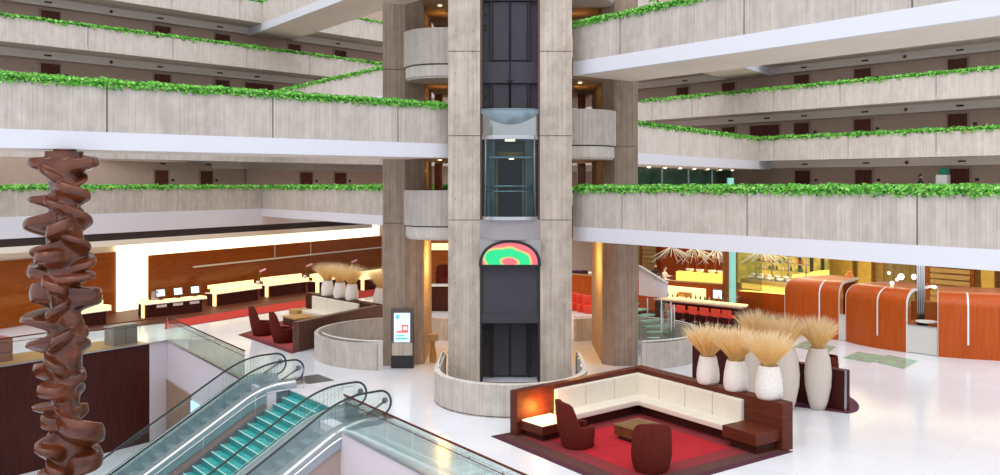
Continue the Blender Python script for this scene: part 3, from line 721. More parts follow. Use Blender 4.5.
for i, f in enumerate((.27, .53, .80)):
    p = a0+cd*(L*f)-cb*.01
    m = MB(); Tm = Matrix.Translation(p+Vector((0, 0, .5))) @ Matrix.Rotation(rz, 4, 'Z')
    m.box(-.28, .28, -.03, .02, 0, .15, T=Tm); o = m.build('desk_sign', 'ceramic')
    tag(o, '%s small pale sign on the front of the desk with monitors' % ('leftmost', 'middle', 'rightmost')[i], 'sign', 'signs on the front desk')
p = a0+cd*.75+cb*.3+Vector((0, 0, .86)); m = MB(); m.box(-.18, .18, -.03, .03, 0, .5, T=Matrix.Translation(p) @ Matrix.Rotation(rz, 4, 'Z')); tag(m.build('card_stand', 'panelgrey'), 'grey upright card stand at the left end of the front desk', 'card stand')
desk(216, 266, (306.5, 299), .98, 'dark desk with glowing onyx top, second along from the monitors', 1)
desk(268, 313, (297.5, 291.5), .98, 'dark desk with glowing onyx top, third along from the monitors', 2)
desk(319, 341, (293, 288.5), .98, 'dark glowing-topped desk hidden behind the grass vases', 3)
desk(364, 392, (290.5, 286), .98, 'dark glowing-topped desk beside the left rear pier', 4)
def orchid(px, D, z, label):
    t = thing('orchid', label, 'orchid', PD(px, D, z), 0, 'orchids on the reception desks')
    m = MB(); m.lathe([(.06, 0), (.1, .05), (.11, .2), (.08, .2)], 12); m.build('pot', 'ceramic', t)
    m = MB(); m.tube([(0, 0, .2), (.05, 0, .5), (.12, 0, .75), (.3, 0, .86)], .012, 5); stm = m.build('stem', LEAF[1], t)
    m = MB()
    for j in range(5):
        q = Vector((.14+.07*j, 0, .78+.03*j)); m.ball(q, .07, 0, 8, (1, .4, 1))
    m.build('blossom', mat('orchid_pink', (.75, .35, .40), .6), stm)
orchid(258, 53.5, 1.12, 'pink orchid on the second reception desk')
orchid(305, 57, 1.12, 'pink orchid on the third reception desk')
orchid(350, 60, 1.12, 'pink orchid beyond the grass vases')
# extra lit desk in the left bay, seen behind the sculpture
desk(70, 118, (330, 323), .98, 'glowing-topped desk in the left bay behind the sculpture', 5)

# ------------------------------------------------------------------ glass balustrades of the void
def balustrade(pts, label, post=1.35, h=1.1, rail='brownw', glassm='glassg'):
    t = thing('glass_balustrade', label, 'balustrade', (0, 0, 0), 0, 'glass balustrades around the void')
    m = MB(); g = MB(); c = MB()
    for a, b in zip(pts[:-1], pts[1:]):
        L = (b-a).length; d = (b-a).normalized(); n = max(1, round(L/post)); q = Vector((-d.y, d.x, 0))*.008
        m.tube([a+q*-6+Vector((0, 0, .93)), b+q*-6+Vector((0, 0, .93))], .012, 6)
        for i in range(n):
            s = a+d*(L*i/n+.01); e = a+d*(L*(i+1)/n-.01)
            g.prism([(s-q).xy, (e-q).xy, (e+q).xy, (s+q).xy], .02, h-.03)
            for zz in (h-.17,):
                c.box(-.02, .02, -.05, .05, -.015, .015, T=Matrix.Translation(e+Vector((0, 0, zz))))
    m.tube([p+Vector((0, 0, h)) for p in pts], .028, 8)
    gp = g.build('glass_panels', glassm, t); m.build('handrail', rail, t)
    c.build('clips', 'steel', gp)
    m = MB()
    for a, b in zip(pts[:-1], pts[1:]):
        d = (b-a).normalized(); q = Vector((-d.y, d.x, 0))*.05; m.prism([(a-q).xy, (b-q).xy, (b+q).xy, (a+q).xy], 0, .05)
    m.build('base_rail', 'steel', t)
    return t
balustrade([Vb, Va+dE*.02, on_edge(-31.2)], 'long glass balustrade with dark rail running from the brown wall to the escalators')
balustrade([on_edge(-22.9), Eb], 'glass balustrade running from the nearer escalator to the bottom edge')

# boxes on the ledge behind the far balustrade
bx = G(121, 344.0); t = thing('storage_box', 'pale grey lidded boxes strapped together on the ledge beside the white wall', 'box', bx, ang(dV))
m = MB(); m.box(-.56, -.01, -.4, .4, 0, .74); m.box(.01, .56, -.4, .4, 0, .74); m.build('body', mat('taupe_box', (.22, .17, .14), .5), t, .02)
m = MB(); m.box(-.58, 0, -.42, .42, .76, .9); m.box(.01, .58, -.42, .42, .76, .9); m.build('lid', mat('taupe_lid', (.33, .26, .22), .5), t, .02)
bx = G(-8, 362); t = thing('wooden_crate', 'reddish wooden crate at the left edge of the picture on the ledge', 'crate', bx, ang(dV))
m = MB(); m.box(-.6, .6, -.45, .45, 0, .36); m.box(-.6, .6, -.45, .45, .38, .95); m.build('body', 'boxwood', t, .01)
# lower level door and screen in the white wall
def edge_frame(pxa, pxb, off):
    q = Vector((dE.y, -dE.x, 0))
    if q.dot(V2(-1, -1)) < 0: q = -q
    a = on_line(Ea+q*off, Eb+q*off, pxa); b = on_line(Ea+q*off, Eb+q*off, pxb); return a, b, q
a, b, q = edge_frame(166, 191, .02); mb = MB(); mb.prism([a.xy, b.xy, (b+q*.05).xy, (a+q*.05).xy], -4.4, -1.75); struct(mb.build('door_lower_level', wood('tan_door', (.30, .18, .12), (.38, .24, .16))))
a, b, q = edge_frame(192, 206, .02); mb = MB(); mb.prism([a.xy, b.xy, (b+q*.06).xy, (a+q*.06).xy], -3.0, -1.95); tag(mb.build('wall_screen', emit('bluish_screen', (.45, .66, .95), 1.1)), 'bright bluish screen on the white lower wall beside the escalator', 'screen')
light('lower_level_light', 'AREA', (-15, 27, -.6), 0, (1, .95, .95), 6, 6)

# ------------------------------------------------------------------ escalators
SL = math.tan(math.radians(30)); NS, NB = 12.2, 12.2-4.4/SL; NT = 13.5
def escalator(u0, label, dirn=0):
    t = thing('escalator', label, 'escalator', (0, 0, 0), 0, 'escalators')
    def zs(n):
        q_ = NS+.75-n
        z_ = 0 if q_ <= 0 else -SL*q_*q_/3.0 if q_ < 1.5 else -(q_-.75)*SL
        return max(-4.4, z_)
    nn = [NT-.1]+[NS+.75-.125*i for i in range(13)]+[NS-.75-.5*i for i in range(1, 14)]
    prof = [n for n in nn if n > NB]+[NB, NB-1.6]
    for w_ in (-.75, .75):
        u = u0+w_
        # side deck (silver) and outer cladding
        m = MB()
        for i in range(len(prof)-1):
            na, nb_ = prof[i], prof[i+1]; za, zb = zs(na), zs(nb_)
            P = []
            for n_, z_ in ((na, za), (nb_, zb)):
                for du, dz in ((-.21, .22), (.21, .22), (.21, -.30), (-.21, -.30)): P.append(NU(n_, u+du, max(z_+dz, -4.42)))
            m.add(P, [(0, 1, 5, 4), (1, 2, 6, 5), (2, 3, 7, 6), (3, 0, 4, 7)], 0, False)
            if i == 0: m.add(P, [(0, 3, 2, 1)], 0)
            if i == len(prof)-2: m.add(P, [(4, 5, 6, 7)], 0)
        m.build('side_deck', 'esc', t)
        m = MB()
        for i in range(len(prof)-1):
            P = []
            for n_ in (prof[i], prof[i+1]):
                for du, dz in ((-.14, -.30), (.14, -.30), (.14, -1.15), (-.14, -1.15)): P.append(NU(n_, u+du, max(zs(n_)+dz, -4.42)))
            m.add(P, [(0, 1, 5, 4), (1, 2, 6, 5), (2, 3, 7, 6), (3, 0, 4, 7)], 0, False)
            if i == 0: m.add(P, [(0, 3, 2, 1)], 0)
        m.build('truss_cladding', 'mauve', t)
        m = MB()
        for i in range(len(prof)-1):
            na, nb_ = prof[i], prof[i+1]; za, zb = zs(na), zs(nb_); s = .22 if w_ > 0 else -.22
            for dz0, dz1, e in ((.17, .27, 1), (-.02, .02, 1)):
                P = []
                for n_, z_ in ((na, za), (nb_, zb)): P += [NU(n_, u+s, z_+dz0), NU(n_, u+s*1.12, z_+(dz0+dz1)/2), NU(n_, u+s, z_+dz1)]
                m.add(P, [(0, 3, 4, 1), (1, 4, 5, 2)], 0)
        m.build('edge_trim', 'chrome', t)
        # glass panels
        g = MB()
        for i in range(len(prof)-1):
            na, nb_ = prof[i], prof[i+1]; za, zb = zs(na), zs(nb_)
            P = [NU(na-.01, u-.01, za+.22), NU(nb_, u-.01, zb+.22), NU(nb_, u-.01, zb+.92), NU(na-.01, u-.01, za+.92), NU(na-.01, u+.01, za+.22), NU(nb_, u+.01, zb+.22), NU(nb_, u+.01, zb+.92), NU(na-.01, u+.01, za+.92)]
            g.add(P, [(0, 1, 2, 3), (7, 6, 5, 4), (0, 4, 5, 1), (3, 2, 6, 7), (0, 3, 7, 4), (1, 5, 6, 2)], 0)
        # rounded glass newel
        cx = NT-.1; arcp = [(cx+.36*math.sin(PI*i/10), .57+.35*math.cos(PI*i/10)) for i in range(11)]
        P = [NU(a_, u-.01, b_) for a_, b_ in arcp]+[NU(a_, u+.01, b_) for a_, b_ in arcp]
        g.add(P, [tuple(range(11)), tuple(range(11, 22))[::-1]], 0); g.build('balustrade_glass', 'glassg', t)
        # handrail loop
        top = [NU(n_, u, zs(n_)+.95) for n_ in prof[::-1]]
        loop = [NU(cx+.39*math.sin(PI*i/12), u, .57+.38*math.cos(PI*i/12)) for i in range(13)]
        bot = [NU(cx-.5, u, .19)]
        m = MB(); m.tube(top+loop+bot, .034, 8); m.build('handrail', 'rubber', t)
        m = MB(); m.tube([NU(NT-.55, u, .3), NU(NT+.08, u, .62)], .035, 8); m.lathe([(.09, -.03), (.09, .03)], 12, 0, Matrix.Translation(NU(NT+.08, u, .64)) @ Matrix.Rotation(PI/2, 4, 'X')); m.build('newel_fitting', 'steeld', t)
    # steps
    m = MB(); n_ = NS; 
    m.prism([NU(NT+.5, u0-.55).xy, NU(NT+.5, u0+.55).xy, NU(NS+.3, u0+.55).xy, NU(NS+.3, u0-.55).xy], -.02, .02)
    m.build('landing_plate', 'steel', t)
    m = MB(); k = 0
    while n_ > NB+.2:
        z_ = -(NS-n_)*SL; m.prism([NU(n_, u0-.55).xy, NU(n_, u0+.55).xy, NU(n_-.4, u0+.55).xy, NU(n_-.4, u0-.55).xy], z_-.5, z_-.22); n_ -= .4
    m.build('steps', 'esc', t)
    return t
escalator(-30.0, 'glass-sided escalator farther from the camera beside the long balustrade')
escalator(-24.0, 'glass-sided escalator nearer the bottom edge, right of the teal stairs')
# teal stairs between them
t = thing('staircase', 'teal glass-treaded stairs between the two escalators', 'stairs')
u0, u1 = -28.75, -25.1; nst = 25; rise = 4.4/nst; run = rise/SL
a = MB(); b = MB(); c = MB()
for i in range(nst):
    z_ = -rise*(i+1); n_ = STN-.05-run*i
    for (ua, ub) in ((u0, u0+1.2), (u0+1.24, u0+2.42), (u0+2.46, u1)):
        a.prism([NU(n_, ua).xy, NU(n_, ub).xy, NU(n_-run*.98, ub).xy, NU(n_-run*.98, ua).xy], z_-.05, z_)
    b.prism([NU(n_-run*.9, u0).xy, NU(n_-run*.9, u1).xy, NU(n_-run*1.04, u1).xy, NU(n_-run*1.04, u0).xy], z_-.03, z_+.012)
    c.prism([NU(n_+.01, u0).xy, NU(n_+.01, u1).xy, NU(n_-.02, u1).xy, NU(n_-.02, u0).xy], z_-.02, z_+rise)
a.build('treads', 'tread', t); b.build('nosings', 'nosing', t); c.build('risers', mat('teal_riser', (.03, .25, .25), .3), t)
for uu in (u0+.02, u1-.02):
    m = MB(); m.tube([NU(STN-7.4, uu, -7.4*SL+.75), NU(STN, uu, .75), NU(STN+.4, uu, .75)], .010, 6)
    for i in range(0, 3): n_ = STN+.45-1.75*i; m.tube([NU(n_, uu, min(0, -(STN-n_)*SL)-.1), NU(n_, uu, min(.75, .75-(STN-n_)*SL))], .010, 6)
    m.build('stair_rail', 'steel', t)
for uu, s in ((u0-.25, 1), (u1+.25, 1)):
    m = MB(); m.add([NU(STN, uu, .0), NU(STN-7.6, uu, -4.4), NU(STN, uu, -4.4), NU(STN, uu+.03, .0), NU(STN-7.6, uu+.03, -4.4), NU(STN, uu+.03, -4.4)], [(0, 1, 2), (5, 4, 3), (0, 3, 4, 1), (1, 4, 5, 2), (2, 5, 3, 0)]); m.build('side_panel', 'esc', t)
struct(floor_poly('floor_escalator_dark_patch', [NU(NT+.5, -30.6), NU(NT+1.5, -30.6), NU(NT+1.5, -29.3), NU(NT+.5, -29.3)], .002, 'steeld', .01))  # flat dark grey patch on the floor by the escalator head

# ------------------------------------------------------------------ sculpture
def sculpture():
    """a carved column: thick wings leave a twisting core, each a slab that climbs or falls as it wraps round"""
    D0 = 24.6; pm = F/D0
    base = PD(65, D0, 0)
    t = thing('sculpture', 'tall glossy brown stacked abstract sculpture rising in front of the escalator void', 'sculpture', base)
    z_of = lambda y: EYE-(y-HY)/pm
    # (photo height, edge reached in the picture, slab thickness, plan angle off the picture plane, climb per radian)
    W = [(163, 96, 15, .25, .06), (163, 29, 15, -.25, -.04), (178, 84, 9, .5, .22), (201, 29, 11, -.2, .05), (193, 90, 14, -.5, -.20), (214, 80, 9, .6, .25),
         (231, 24, 15, -.45, .30), (220, 91, 12, .15, -.26), (243, 90, 11, -.35, -.24), (252, 36, 11, .5, .20), (268, 28, 17, -.35, -.22), (262, 92, 12, .4, .20), (277, 95, 11, -.5, .05),
         (296, 30, 24, -.55, .10), (298, 98, 22, .35, -.06), (317, 22, 11, -.15, -.16), (327, 84, 26, -.2, -.30), (350, 27, 11, -.30, .28), (345, 88, 11, .35, -.28),
         (372, 34, 18, -.5, .06), (377, 84, 14, .30, .10), (393, 78, 12, -.6, -.25), (408, 33, 10, -.15, .05), (411, 80, 10, .2, .04), (429, 104, 24, -.35, -.30), (446, 42, 20, .45, .24),
         (461, 98, 22, .4, .10), (478, 36, 18, -.4, -.18), (497, 94, 16, .2, .2), (514, 40, 18, -.2, .1)]
    wings = []
    for y, x, th, a, hx in W:
        dx = (x-65)/pm; a0 = (0 if dx > 0 else PI)+a*(1 if dx > 0 else 1)
        wings.append((z_of(y), a0, abs(dx)/math.cos(a)*.98, th/pm*.5, hx, .98))
    rn = random.Random(4)
    for k, y in enumerate(range(176, 512, 27)):       # wings that point to the front and the back
        for sgn in (-1, 1): wings.append((z_of(y+rn.uniform(-5, 5)), sgn*PI/2+rn.uniform(-.5, .5), rn.uniform(.62, .88), rn.uniform(.14, .24), rn.uniform(-.35, .35), .62))
    nz, na = 560, 120; zt, zb = z_of(151.5), z_of(522); vs = []
    sm = lambda e: max(0.0, min(1.0, e))**2*(3-2*max(0.0, min(1.0, e)))
    for i in range(nz+1):
        z = zt+(zb-zt)*i/nz
        for j in range(na):
            a = -PI+2*PI*j/na; r0 = .41+.07*math.cos(2*a+z*2.2)+.04*math.sin(3*a-z*1.3); r = r0
            for zw, aw, rw, hw, hx, wd in wings:
                if abs(z-zw) > 1.1: continue
                da = (a-aw+PI) % (2*PI)-PI
                if abs(da) > wd*1.6: continue
                ang_ = math.exp(-(abs(da)/wd)**3.2)
                zc = zw+hx*da
                up = (zc+hw-z)/.05; dn = (z-(zc-hw-.12))/.26
                m_ = sm(up)*sm(dn)
                if m_ > 0:
                    scoop = 1-.10*((z-zc)/hw)**2
                    r = max(r, r0+(rw*scoop-r0)*ang_*m_)
            vs.append((r*math.cos(a), r*math.sin(a), z))
    fs = [(i*na+k, (i+1)*na+k, (i+1)*na+(k+1) % na, i*na+(k+1) % na) for i in range(nz) for k in range(na)]+[tuple(range(na)), tuple(nz*na+k for k in range(na))[::-1]]
    m = MB(); m.add(vs, fs, 0, True); o = m.build('carved_column', 'bronze', t)
    es = o.modifiers.new('e', 'EDGE_SPLIT'); es.split_angle = math.radians(50)
    top = MB(); top.lathe([(.3, zt), (.3, T[2]-HB+.005)], 20); top.build('top_fixing', 'bronze', t)
sculpture()

# ------------------------------------------------------------------ round concrete walls
def arcpts(cx, cy, r, a0, a1, n=40): return [(cx+r*math.cos(math.radians(a0+(a1-a0)*i/n)), cy+r*math.sin(math.radians(a0+(a1-a0)*i/n))) for i in range(n+1)]
mb = MB(); pts = [(-2.5, 32.5)]+arcpts(0.03, 29.55, 2.53, 180, 360)+[(2.56, 32.5)]
mb.wall(pts, 0, 1.0, .16, 1); struct(mb.build('wall_tower_curved_front', 'conc'))
mb = MB(); mb.wall(pts, 1.0, 1.03, .18, 1); struct(mb.build(trimname(), 'concpale'))
mb = MB(); mb.prism([(x, y) for x, y in pts[1:-1]]+[(2.4, TF), (-2.4, TF)], .02, .06); struct(mb.build('floor_lift_pit', 'joint'))
for sx in (-1, 1):
    m = MB(); m.tube([(2.36*sx, 29.4, 1.0), (2.36*sx, 29.4, 1.15), (2.36*sx, 31.6, 1.15), (2.36*sx, 31.6, .95)], .03, 8)
    tag(m.build('handrail', 'chrome'), 'short chrome handrail on the %s end of the curved wall around the lift' % ('left' if sx < 0 else 'right'), 'handrail', 'lift pit handrails')
mb = MB(); lp = arcpts(-4.6, 37.5, 3.4, 262, 20); lp = [p for p in arcpts(-4.6, 37.55, 3.42, 262, 60, 60)]
mb.wall(lp, 0, 1.0, .16, -1 if False else 1); o = struct(mb.build('wall_curved_left', 'conc'))
mb = MB(); rp = arcpts(4.6, 37.55, 3.42, 278, 480, 60)
mb.wall(rp, 0, 1.0, .16, 1); struct(mb.build('wall_curved_right', 'conc'))
m = MB(); m.tube([(p[0], p[1], 1.08) for p in arcpts(-4.6, 37.55, 3.3, 265, 200, 20)], .025, 8); m.tube([(p[0], p[1], 1.08) for p in arcpts(4.6, 37.55, 3.34, 278, 480, 40)], .03, 8)
struct(m.build(trimname(), 'ceramic'))

# ------------------------------------------------------------------ digital totem
t = thing('information_totem', 'freestanding dark display totem with bright poster screen against the left rear pier', 'display stand', G(402, 368.5), 0)
m = MB(); m.box(-.43, .43, 0, .25, 0, .5); m.build('base', 'blk', t, .01)
m = MB(); m.box(-.41, .41, .02, .23, .5, 1.0); m.build('lower_panel', 'concpier', t)
m = MB(); m.box(-.43, .43, 0, .25, 1.0, 2.3); m.box(-.43, -.40, 0, .25, .5, 1.0); m.box(.40, .43, 0, .25, .5, 1.0); m.build('casing', mat('bronze_casing', (.10, .075, .07), .4), t, .01)
m = MB(); m.box(-.31, .31, -.012, .0, 1.02, 2.15); scr = m.build('screen', emit('poster_white_blue', (.50, .72, .90), 1.0), t)
m = MB(); m.box(-.22, .25, -.018, -.012, 1.38, 1.7); m.build('poster_picture', emit('poster_red', (.85, .12, .10), .9), scr)
m = MB(); m.box(-.22, -.02, -.02, -.012, 1.46, 1.72); m.box(.05, .2, -.022, -.012, 1.5, 1.62); m.build('poster_highlight', emit('poster_white', (1, .92, .88), 1.0), scr)
m = MB(); m.box(-.22, .22, -.018, -.012, 1.12, 1.2); m.box(-.22, .1, -.018, -.012, 1.25, 1.30); m.build('poster_caption', emit('poster_teal', (.12, .42, .45), .8), scr)
m = MB(); m.lathe([(.0001, -.018), (.08, -.018), (.08, -.012)], 12, 0, Matrix.Translation((-.17, 0, 2.0)) @ Matrix.Rotation(-PI/2, 4, 'X') @ Matrix.Translation((0, 0, 0))); m.build('poster_emblem', emit('poster_blue', (.1, .45, .7), .8), scr)
# twisted wooden pedestal by the pier
t = thing('wooden_pedestal', 'twisted golden wood pedestal beside the left rear pier', 'pedestal', G(433, 362), 0)
m = MB(); m.box(-.2, .2, -.2, .2, .86, 1.12); m.build('top', 'gold', t, .02)
m = MB()
pp = [(.14+.05*math.cos(z*5), z) for z in [i*.086 for i in range(11)]]
vs = []
for i, (r, z) in enumerate(pp):
    for k in range(4): a = PI/4+k*PI/2+i*.16; vs.append((r*math.cos(a), r*math.sin(a), z))
m.add(vs, [(i*4+k, i*4+(k+1) % 4, (i+1)*4+(k+1) % 4, (i+1)*4+k) for i in range(10) for k in range(4)]+[(3, 2, 1, 0), (40, 41, 42, 43)]); m.build('stem', 'gold', t)

# ------------------------------------------------------------------ seating
def tub_chair(label, loc, rz, group, mt='wine'):
    """low swivel tub chair, front towards local -y, rounded high back"""
    t = thing('tub_chair', label, 'armchair', loc, rz, group)
    n = 28; vs = []; lv = 9
    hts = []
    for k in range(n):
        a = math.radians(-60+300*k/(n-1))  # opens at the front (-90)
        back = min(1, max(0, (math.sin(a)-.15)/.6)); back = back*back*(3-2*back); h = .58+.56*back+.08*max(0, math.sin(a))**4
        hts.append((a, h))
    for side in (0, 1):
        for a, h in hts:
            for j in range(lv):
                f = j/(lv-1); z = f*h
                r = (.40-.05*(1-f)+.05*math.sin(f*PI*.9)) - (.10 if side else 0)
                if math.sin(a) > 0: r += .13*f*math.sin(a)
                vs.append((r*math.cos(a)*1.02, r*math.sin(a), max(z, .03) if not side else max(z, .36)))
    fs = []; o = n*lv
    for k in range(n-1):
        for j in range(lv-1):
            fs.append((k*lv+j, (k+1)*lv+j, (k+1)*lv+j+1, k*lv+j+1)); fs.append((o+k*lv+j, o+k*lv+j+1, o+(k+1)*lv+j+1, o+(k+1)*lv+j))
        fs.append((k*lv+lv-1, (k+1)*lv+lv-1, o+(k+1)*lv+lv-1, o+k*lv+lv-1)); fs.append((k*lv, o+k*lv, o+(k+1)*lv, (k+1)*lv))
    for k in (0, n-1):
        for j in range(lv-1):
            q = (k*lv+j, k*lv+j+1, o+k*lv+j+1, o+k*lv+j); fs.append(q if k == 0 else q[::-1])
    m = MB(); m.add(vs, fs, 0, True); m.build('shell', mt, t, .015)
    m = MB(); m.lathe([(.36, .04), (.37, .30), (.345, .42), (.2, .45), (.001, .455)], 28, 0, Matrix.Translation((0, -.04, 0)) @ Matrix.Diagonal((.93, 1.05, 1, 1))); m.build('seat_cushion', mt, t)
    m = MB(); m.lathe([(.30, 0), (.30, .05)], 24); m.build('swivel_base', 'blk', t)
    return t
def seating(A, Cn, B, h=1.27, th=.43):
    """L-shaped banquette: A left end, Cn corner, B right end (outer plan points)"""
    dl = (Cn-A).normalized(); dr = (B-Cn).normalized(); nl = Vector((dl.y, -dl.x, 0)); nr = Vector((dr.y, -dr.x, 0))
    # inside is towards the camera on both arms
    if nl.dot(B-A) < 0: nl = -nl
    if nr.dot(A-B) < 0: nr = -nr
    t = thing('banquette', 'large L-shaped cream leather banquette in a mahogany surround on the red rug', 'sofa', (0, 0, 0))
    thl = .30
    ci = Cn+nl*thl+nr*th
    m = MB(); m.prism([A.xy, Cn.xy, B.xy, (B+nr*th).xy, ci.xy, (A+nl*thl).xy], 0, h); m.build('surround', 'brownw', t, .015)
    cl = Cn+nl*thl+nr*th
    def arm(P, d, n_, s0, s1, name_seg, cnt):
        # back cushions and seat between s0..s1 measured from inner corner outward along -d
        for i in range(cnt):
            a = s0+(s1-s0)*i/cnt+.01; b = s0+(s1-s0)*(i+1)/cnt-.01
            Tm = Matrix.Translation(P) @ Matrix(((d.x, n_.x, 0, 0), (d.y, n_.y, 0, 0), (0, 0, 1, 0), (0, 0, 0, 1)))
            m = MB(); m.box(a, b, .0, .15, .46, 1.14, T=Tm); m.build('back_cushion', 'leather', t, .035)
        m = MB(); m.box(s0 if n_ is nl else s0+.64, s1, .0, .72, .33, .50, T=Tm); m.build('seat_cushion', 'leather', t, .03)
        m = MB(); m.box(s0, s1+.02, .0, .48, .02, .33, T=Tm); m.build('plinth', 'brown', t, .01)
    lenl = (A-Cn).length; lenr = (B-Cn).length
    arm(cl, -dl, nl, .0, lenl-th-1.42, 'l', 3)
    arm(cl+Vector((0, 0, -.004)), dr, nr, .0, lenr-thl-1.30, 'r', 4)
    return t, cl, dl, nl, dr, nr, lenl, lenr
A = G(510, 434.5); Cn = G(641, 364.8, 1.27); Cn.z = 0; B = G(793, 449)
bq, cl, dl, nl, dr, nr, lenl, lenr = seating(A, Cn, B)
def frameT(P, x, y): return Matrix.Translation(P) @ Matrix(((x.x, y.x, 0, 0), (x.y, y.y, 0, 0), (0, 0, 1, 0), (0, 0, 0, 1)))
# glowing end table on the left arm
Tm = frameT(A+nl*.30+dl*.12, dl, nl)
t = thing('end_table', 'wooden end table with a glowing top at the left end of the cream banquette', 'side table', (0, 0, 0))
m = MB(); m.box(0, 1.15, .02, .95, .20, .44, T=Tm); m.build('body', 'brownw', t, .01)
m = MB(); m.box(.1, 1.05, .1, .85, .0, .2, T=Tm); m.build('plinth', 'brown', t)
m = MB(); m.box(.04, 1.11, .05, .91, .44, .475, T=Tm); m.build('lit_top', emit('lit_table_top', (1, .80, .48), 1.15), t, .005)
p = Tm @ Vector((.6, .22, .72)); light('table_glow', 'POINT', p, 75, (1, .42, .07), .2)
Tm = frameT(B+nr*.43-dr*.10, -dr, nr)
t = thing('end_table', 'solid mahogany end table at the right end of the cream banquette', 'side table')
m = MB(); m.box(0, 1.15, .0, .95, .26, .58, T=Tm); m.build('body', 'brownw', t, .012)
m = MB(); m.box(.1, 1.0, .05, .8, .0, .26, T=Tm); m.build('plinth', 'brown', t)
# rug
rc = [G(493, 437), Cn+V2(0, -.5), G(790, 452)]
ra = G(491, 436.5); rb_ = Cn+V2(.0, -.45); rd = G(793, 452); 
r4 = ra+(rd-rb_)*1.02
def rug(name, pts, layers, label):
    t = thing(name, label, 'rug', (0, 0, 0)); c = sum(pts, Vector((0, 0, 0)))/len(pts)
    for i, (f, mt_) in enumerate(layers):
        m = MB(); m.prism([((p-c)*f+c).xy for p in pts], .002+.004*i, .016+.004*i); m.build(('border', 'ring', 'field', 'centre')[i], mt_, t)
    return t
rug('rug', [ra, rb_, rd, r4], [(1.0, mat('rug_dark_edge', (.07, .012, .03), .95)), (.93, mat('rug_brown_ring', (.09, .03, .026), .95)), (.78, mat('rug_rose', (.22, .018, .024), .95)), (.60, mat('rug_scarlet', (.42, .004, .014), .95, var=.1))], 'red rug with dark borders under the front seating group')
# coffee table
ct = [G(616, 427.5, .42), G(640, 413.5, .42), G(664, 423.5, .42), G(640, 437, .42)]
cc = sum(ct, Vector((0, 0, 0)))/4
t = thing('coffee_table', 'low square brown block coffee table on the red rug', 'coffee table', (cc.x, cc.y, 0), ang(dl))
m = MB(); m.box(-.50, .50, -.52, .52, .14, .40); m.build('body', wood('walnut_block', (.11, .042, .018), (.15, .062, .028)), t, .01)
m = MB(); m.box(-.52, .52, -.54, .54, .40, .43); m.build('top', wood('walnut_top', (.17, .085, .035), (.22, .12, .05), .2), t, .005)
m = MB(); m.box(-.42, .42, -.42, .42, .0, .14); m.build('plinth', 'blk', t)
def face(p, q): d = q-p; return math.atan2(d.y, d.x)+PI/2
c1 = G(577, 447); c2 = G(651, 471)
tub_chair('wine red tub chair seen from the side at the left of the red rug', c1, face(c1, cc+V2(1.5, .6)), 'tub chairs on the red rug')
tub_chair('wine red tub chair seen from behind at the bottom of the red rug', c2, face(c2, cc), 'tub chairs on the red rug')
for c_ in [o for o in C.objects if o.get('category') == 'armchair']: c_.scale = (1.12, 1.12, 1.08)

# grass vases
def plume(mb, R, H, n, rnd, lean=1.0, z0=0.0):
    """dry grass: many fine arching stems, golden below and pale feathery above"""
    for i in range(n):
        a = rnd.random()*2*PI; s = rnd.random()**.55; L = H*rnd.uniform(.72, 1.08)
        b_ = .11*s; pts = []
        for j in range(5):
            f = j/4; rr = b_+(R-b_)*s*(f**1.3)*lean
            pts.append(Vector((rr*math.cos(a), rr*math.sin(a), z0+L*(f-.16*s*f*f))))
        wd = rnd.uniform(.004, .0085); q = Vector((-math.sin(a+rnd.gauss(0, .8)), math.cos(a+rnd.gauss(0, .8)), 0))
        vs = []
        for j, p in enumerate(pts): ww = wd*(1.2, .9, .9, .8, .12)[j]; vs += [p-q*ww, p+q*ww]
        fs = [(2*j, 2*j+1, 2*j+3, 2*j+2) for j in range(4)]
        mb.add(vs[:8], fs[:3], 0); mb.add(vs[6:], [(0, 1, 3, 2)], 1)
def vase(label, loc, kind, R=.62, H=.85, n=620, seed=1, sc=1.0):
    t = thing('grass_vase' if kind == 'small' else 'tall_grass_vase', label, 'vase', loc, seed*1.1, 'vases of dried grass')
    rnd = random.Random(seed)
    if kind == 'small': prof = [(.28, 0), (.325, .08), (.335, .22), (.32, .42), (.275, .66), (.25, .78), (.245, .80), (.21, .80), (.21, .62)]; top = .80; mt_ = 'vasew'
    else: prof = [(.22, 0), (.30, .25), (.40, .75), (.42, 1.15), (.37, 1.6), (.28, 1.88), (.27, 1.95), (.22, 1.95), (.22, 1.7)]; top = 1.95; mt_ = 'vaseb'
    m = MB(); m.lathe([(r*sc, z*sc) for r, z in prof], 32); vb_ = m.build('vase_body', mt_, t)
    m = MB(); plume(m, R, H, int(n*1.7), rnd, 1.0, top*sc-.12); m.build('grass_plume', ['grassg', 'grass'], t)
    return t
arm_line = lambda px, off: on_line(Cn+nr*off, B+nr*off, px)
for i, (px, lb) in enumerate(((708, 'leftmost'), (736, 'middle'), (769, 'rightmost'))):
    p = arm_line(px, .18); p.z = 1.27
    vase('%s of the three white carved grass vases on the banquette ledge' % lb, p, 'small', .88, 1.10, 700, i+1, (1.0, 1.06, 1.12)[i])
vase('tall beige grass vase standing alone before the dark partition', G(818, 409), 'tall', .78, 1.15, 700, 7)
vase('tall beige grass vase partly hidden behind the middle white vase', PD(757, 29.3), 'tall', .85, 1.2, 700, 8)
vase('tall beige grass vase hidden behind the rightmost white vase', PD(786, 28.2), 'tall', .85, 1.2, 700, 9)
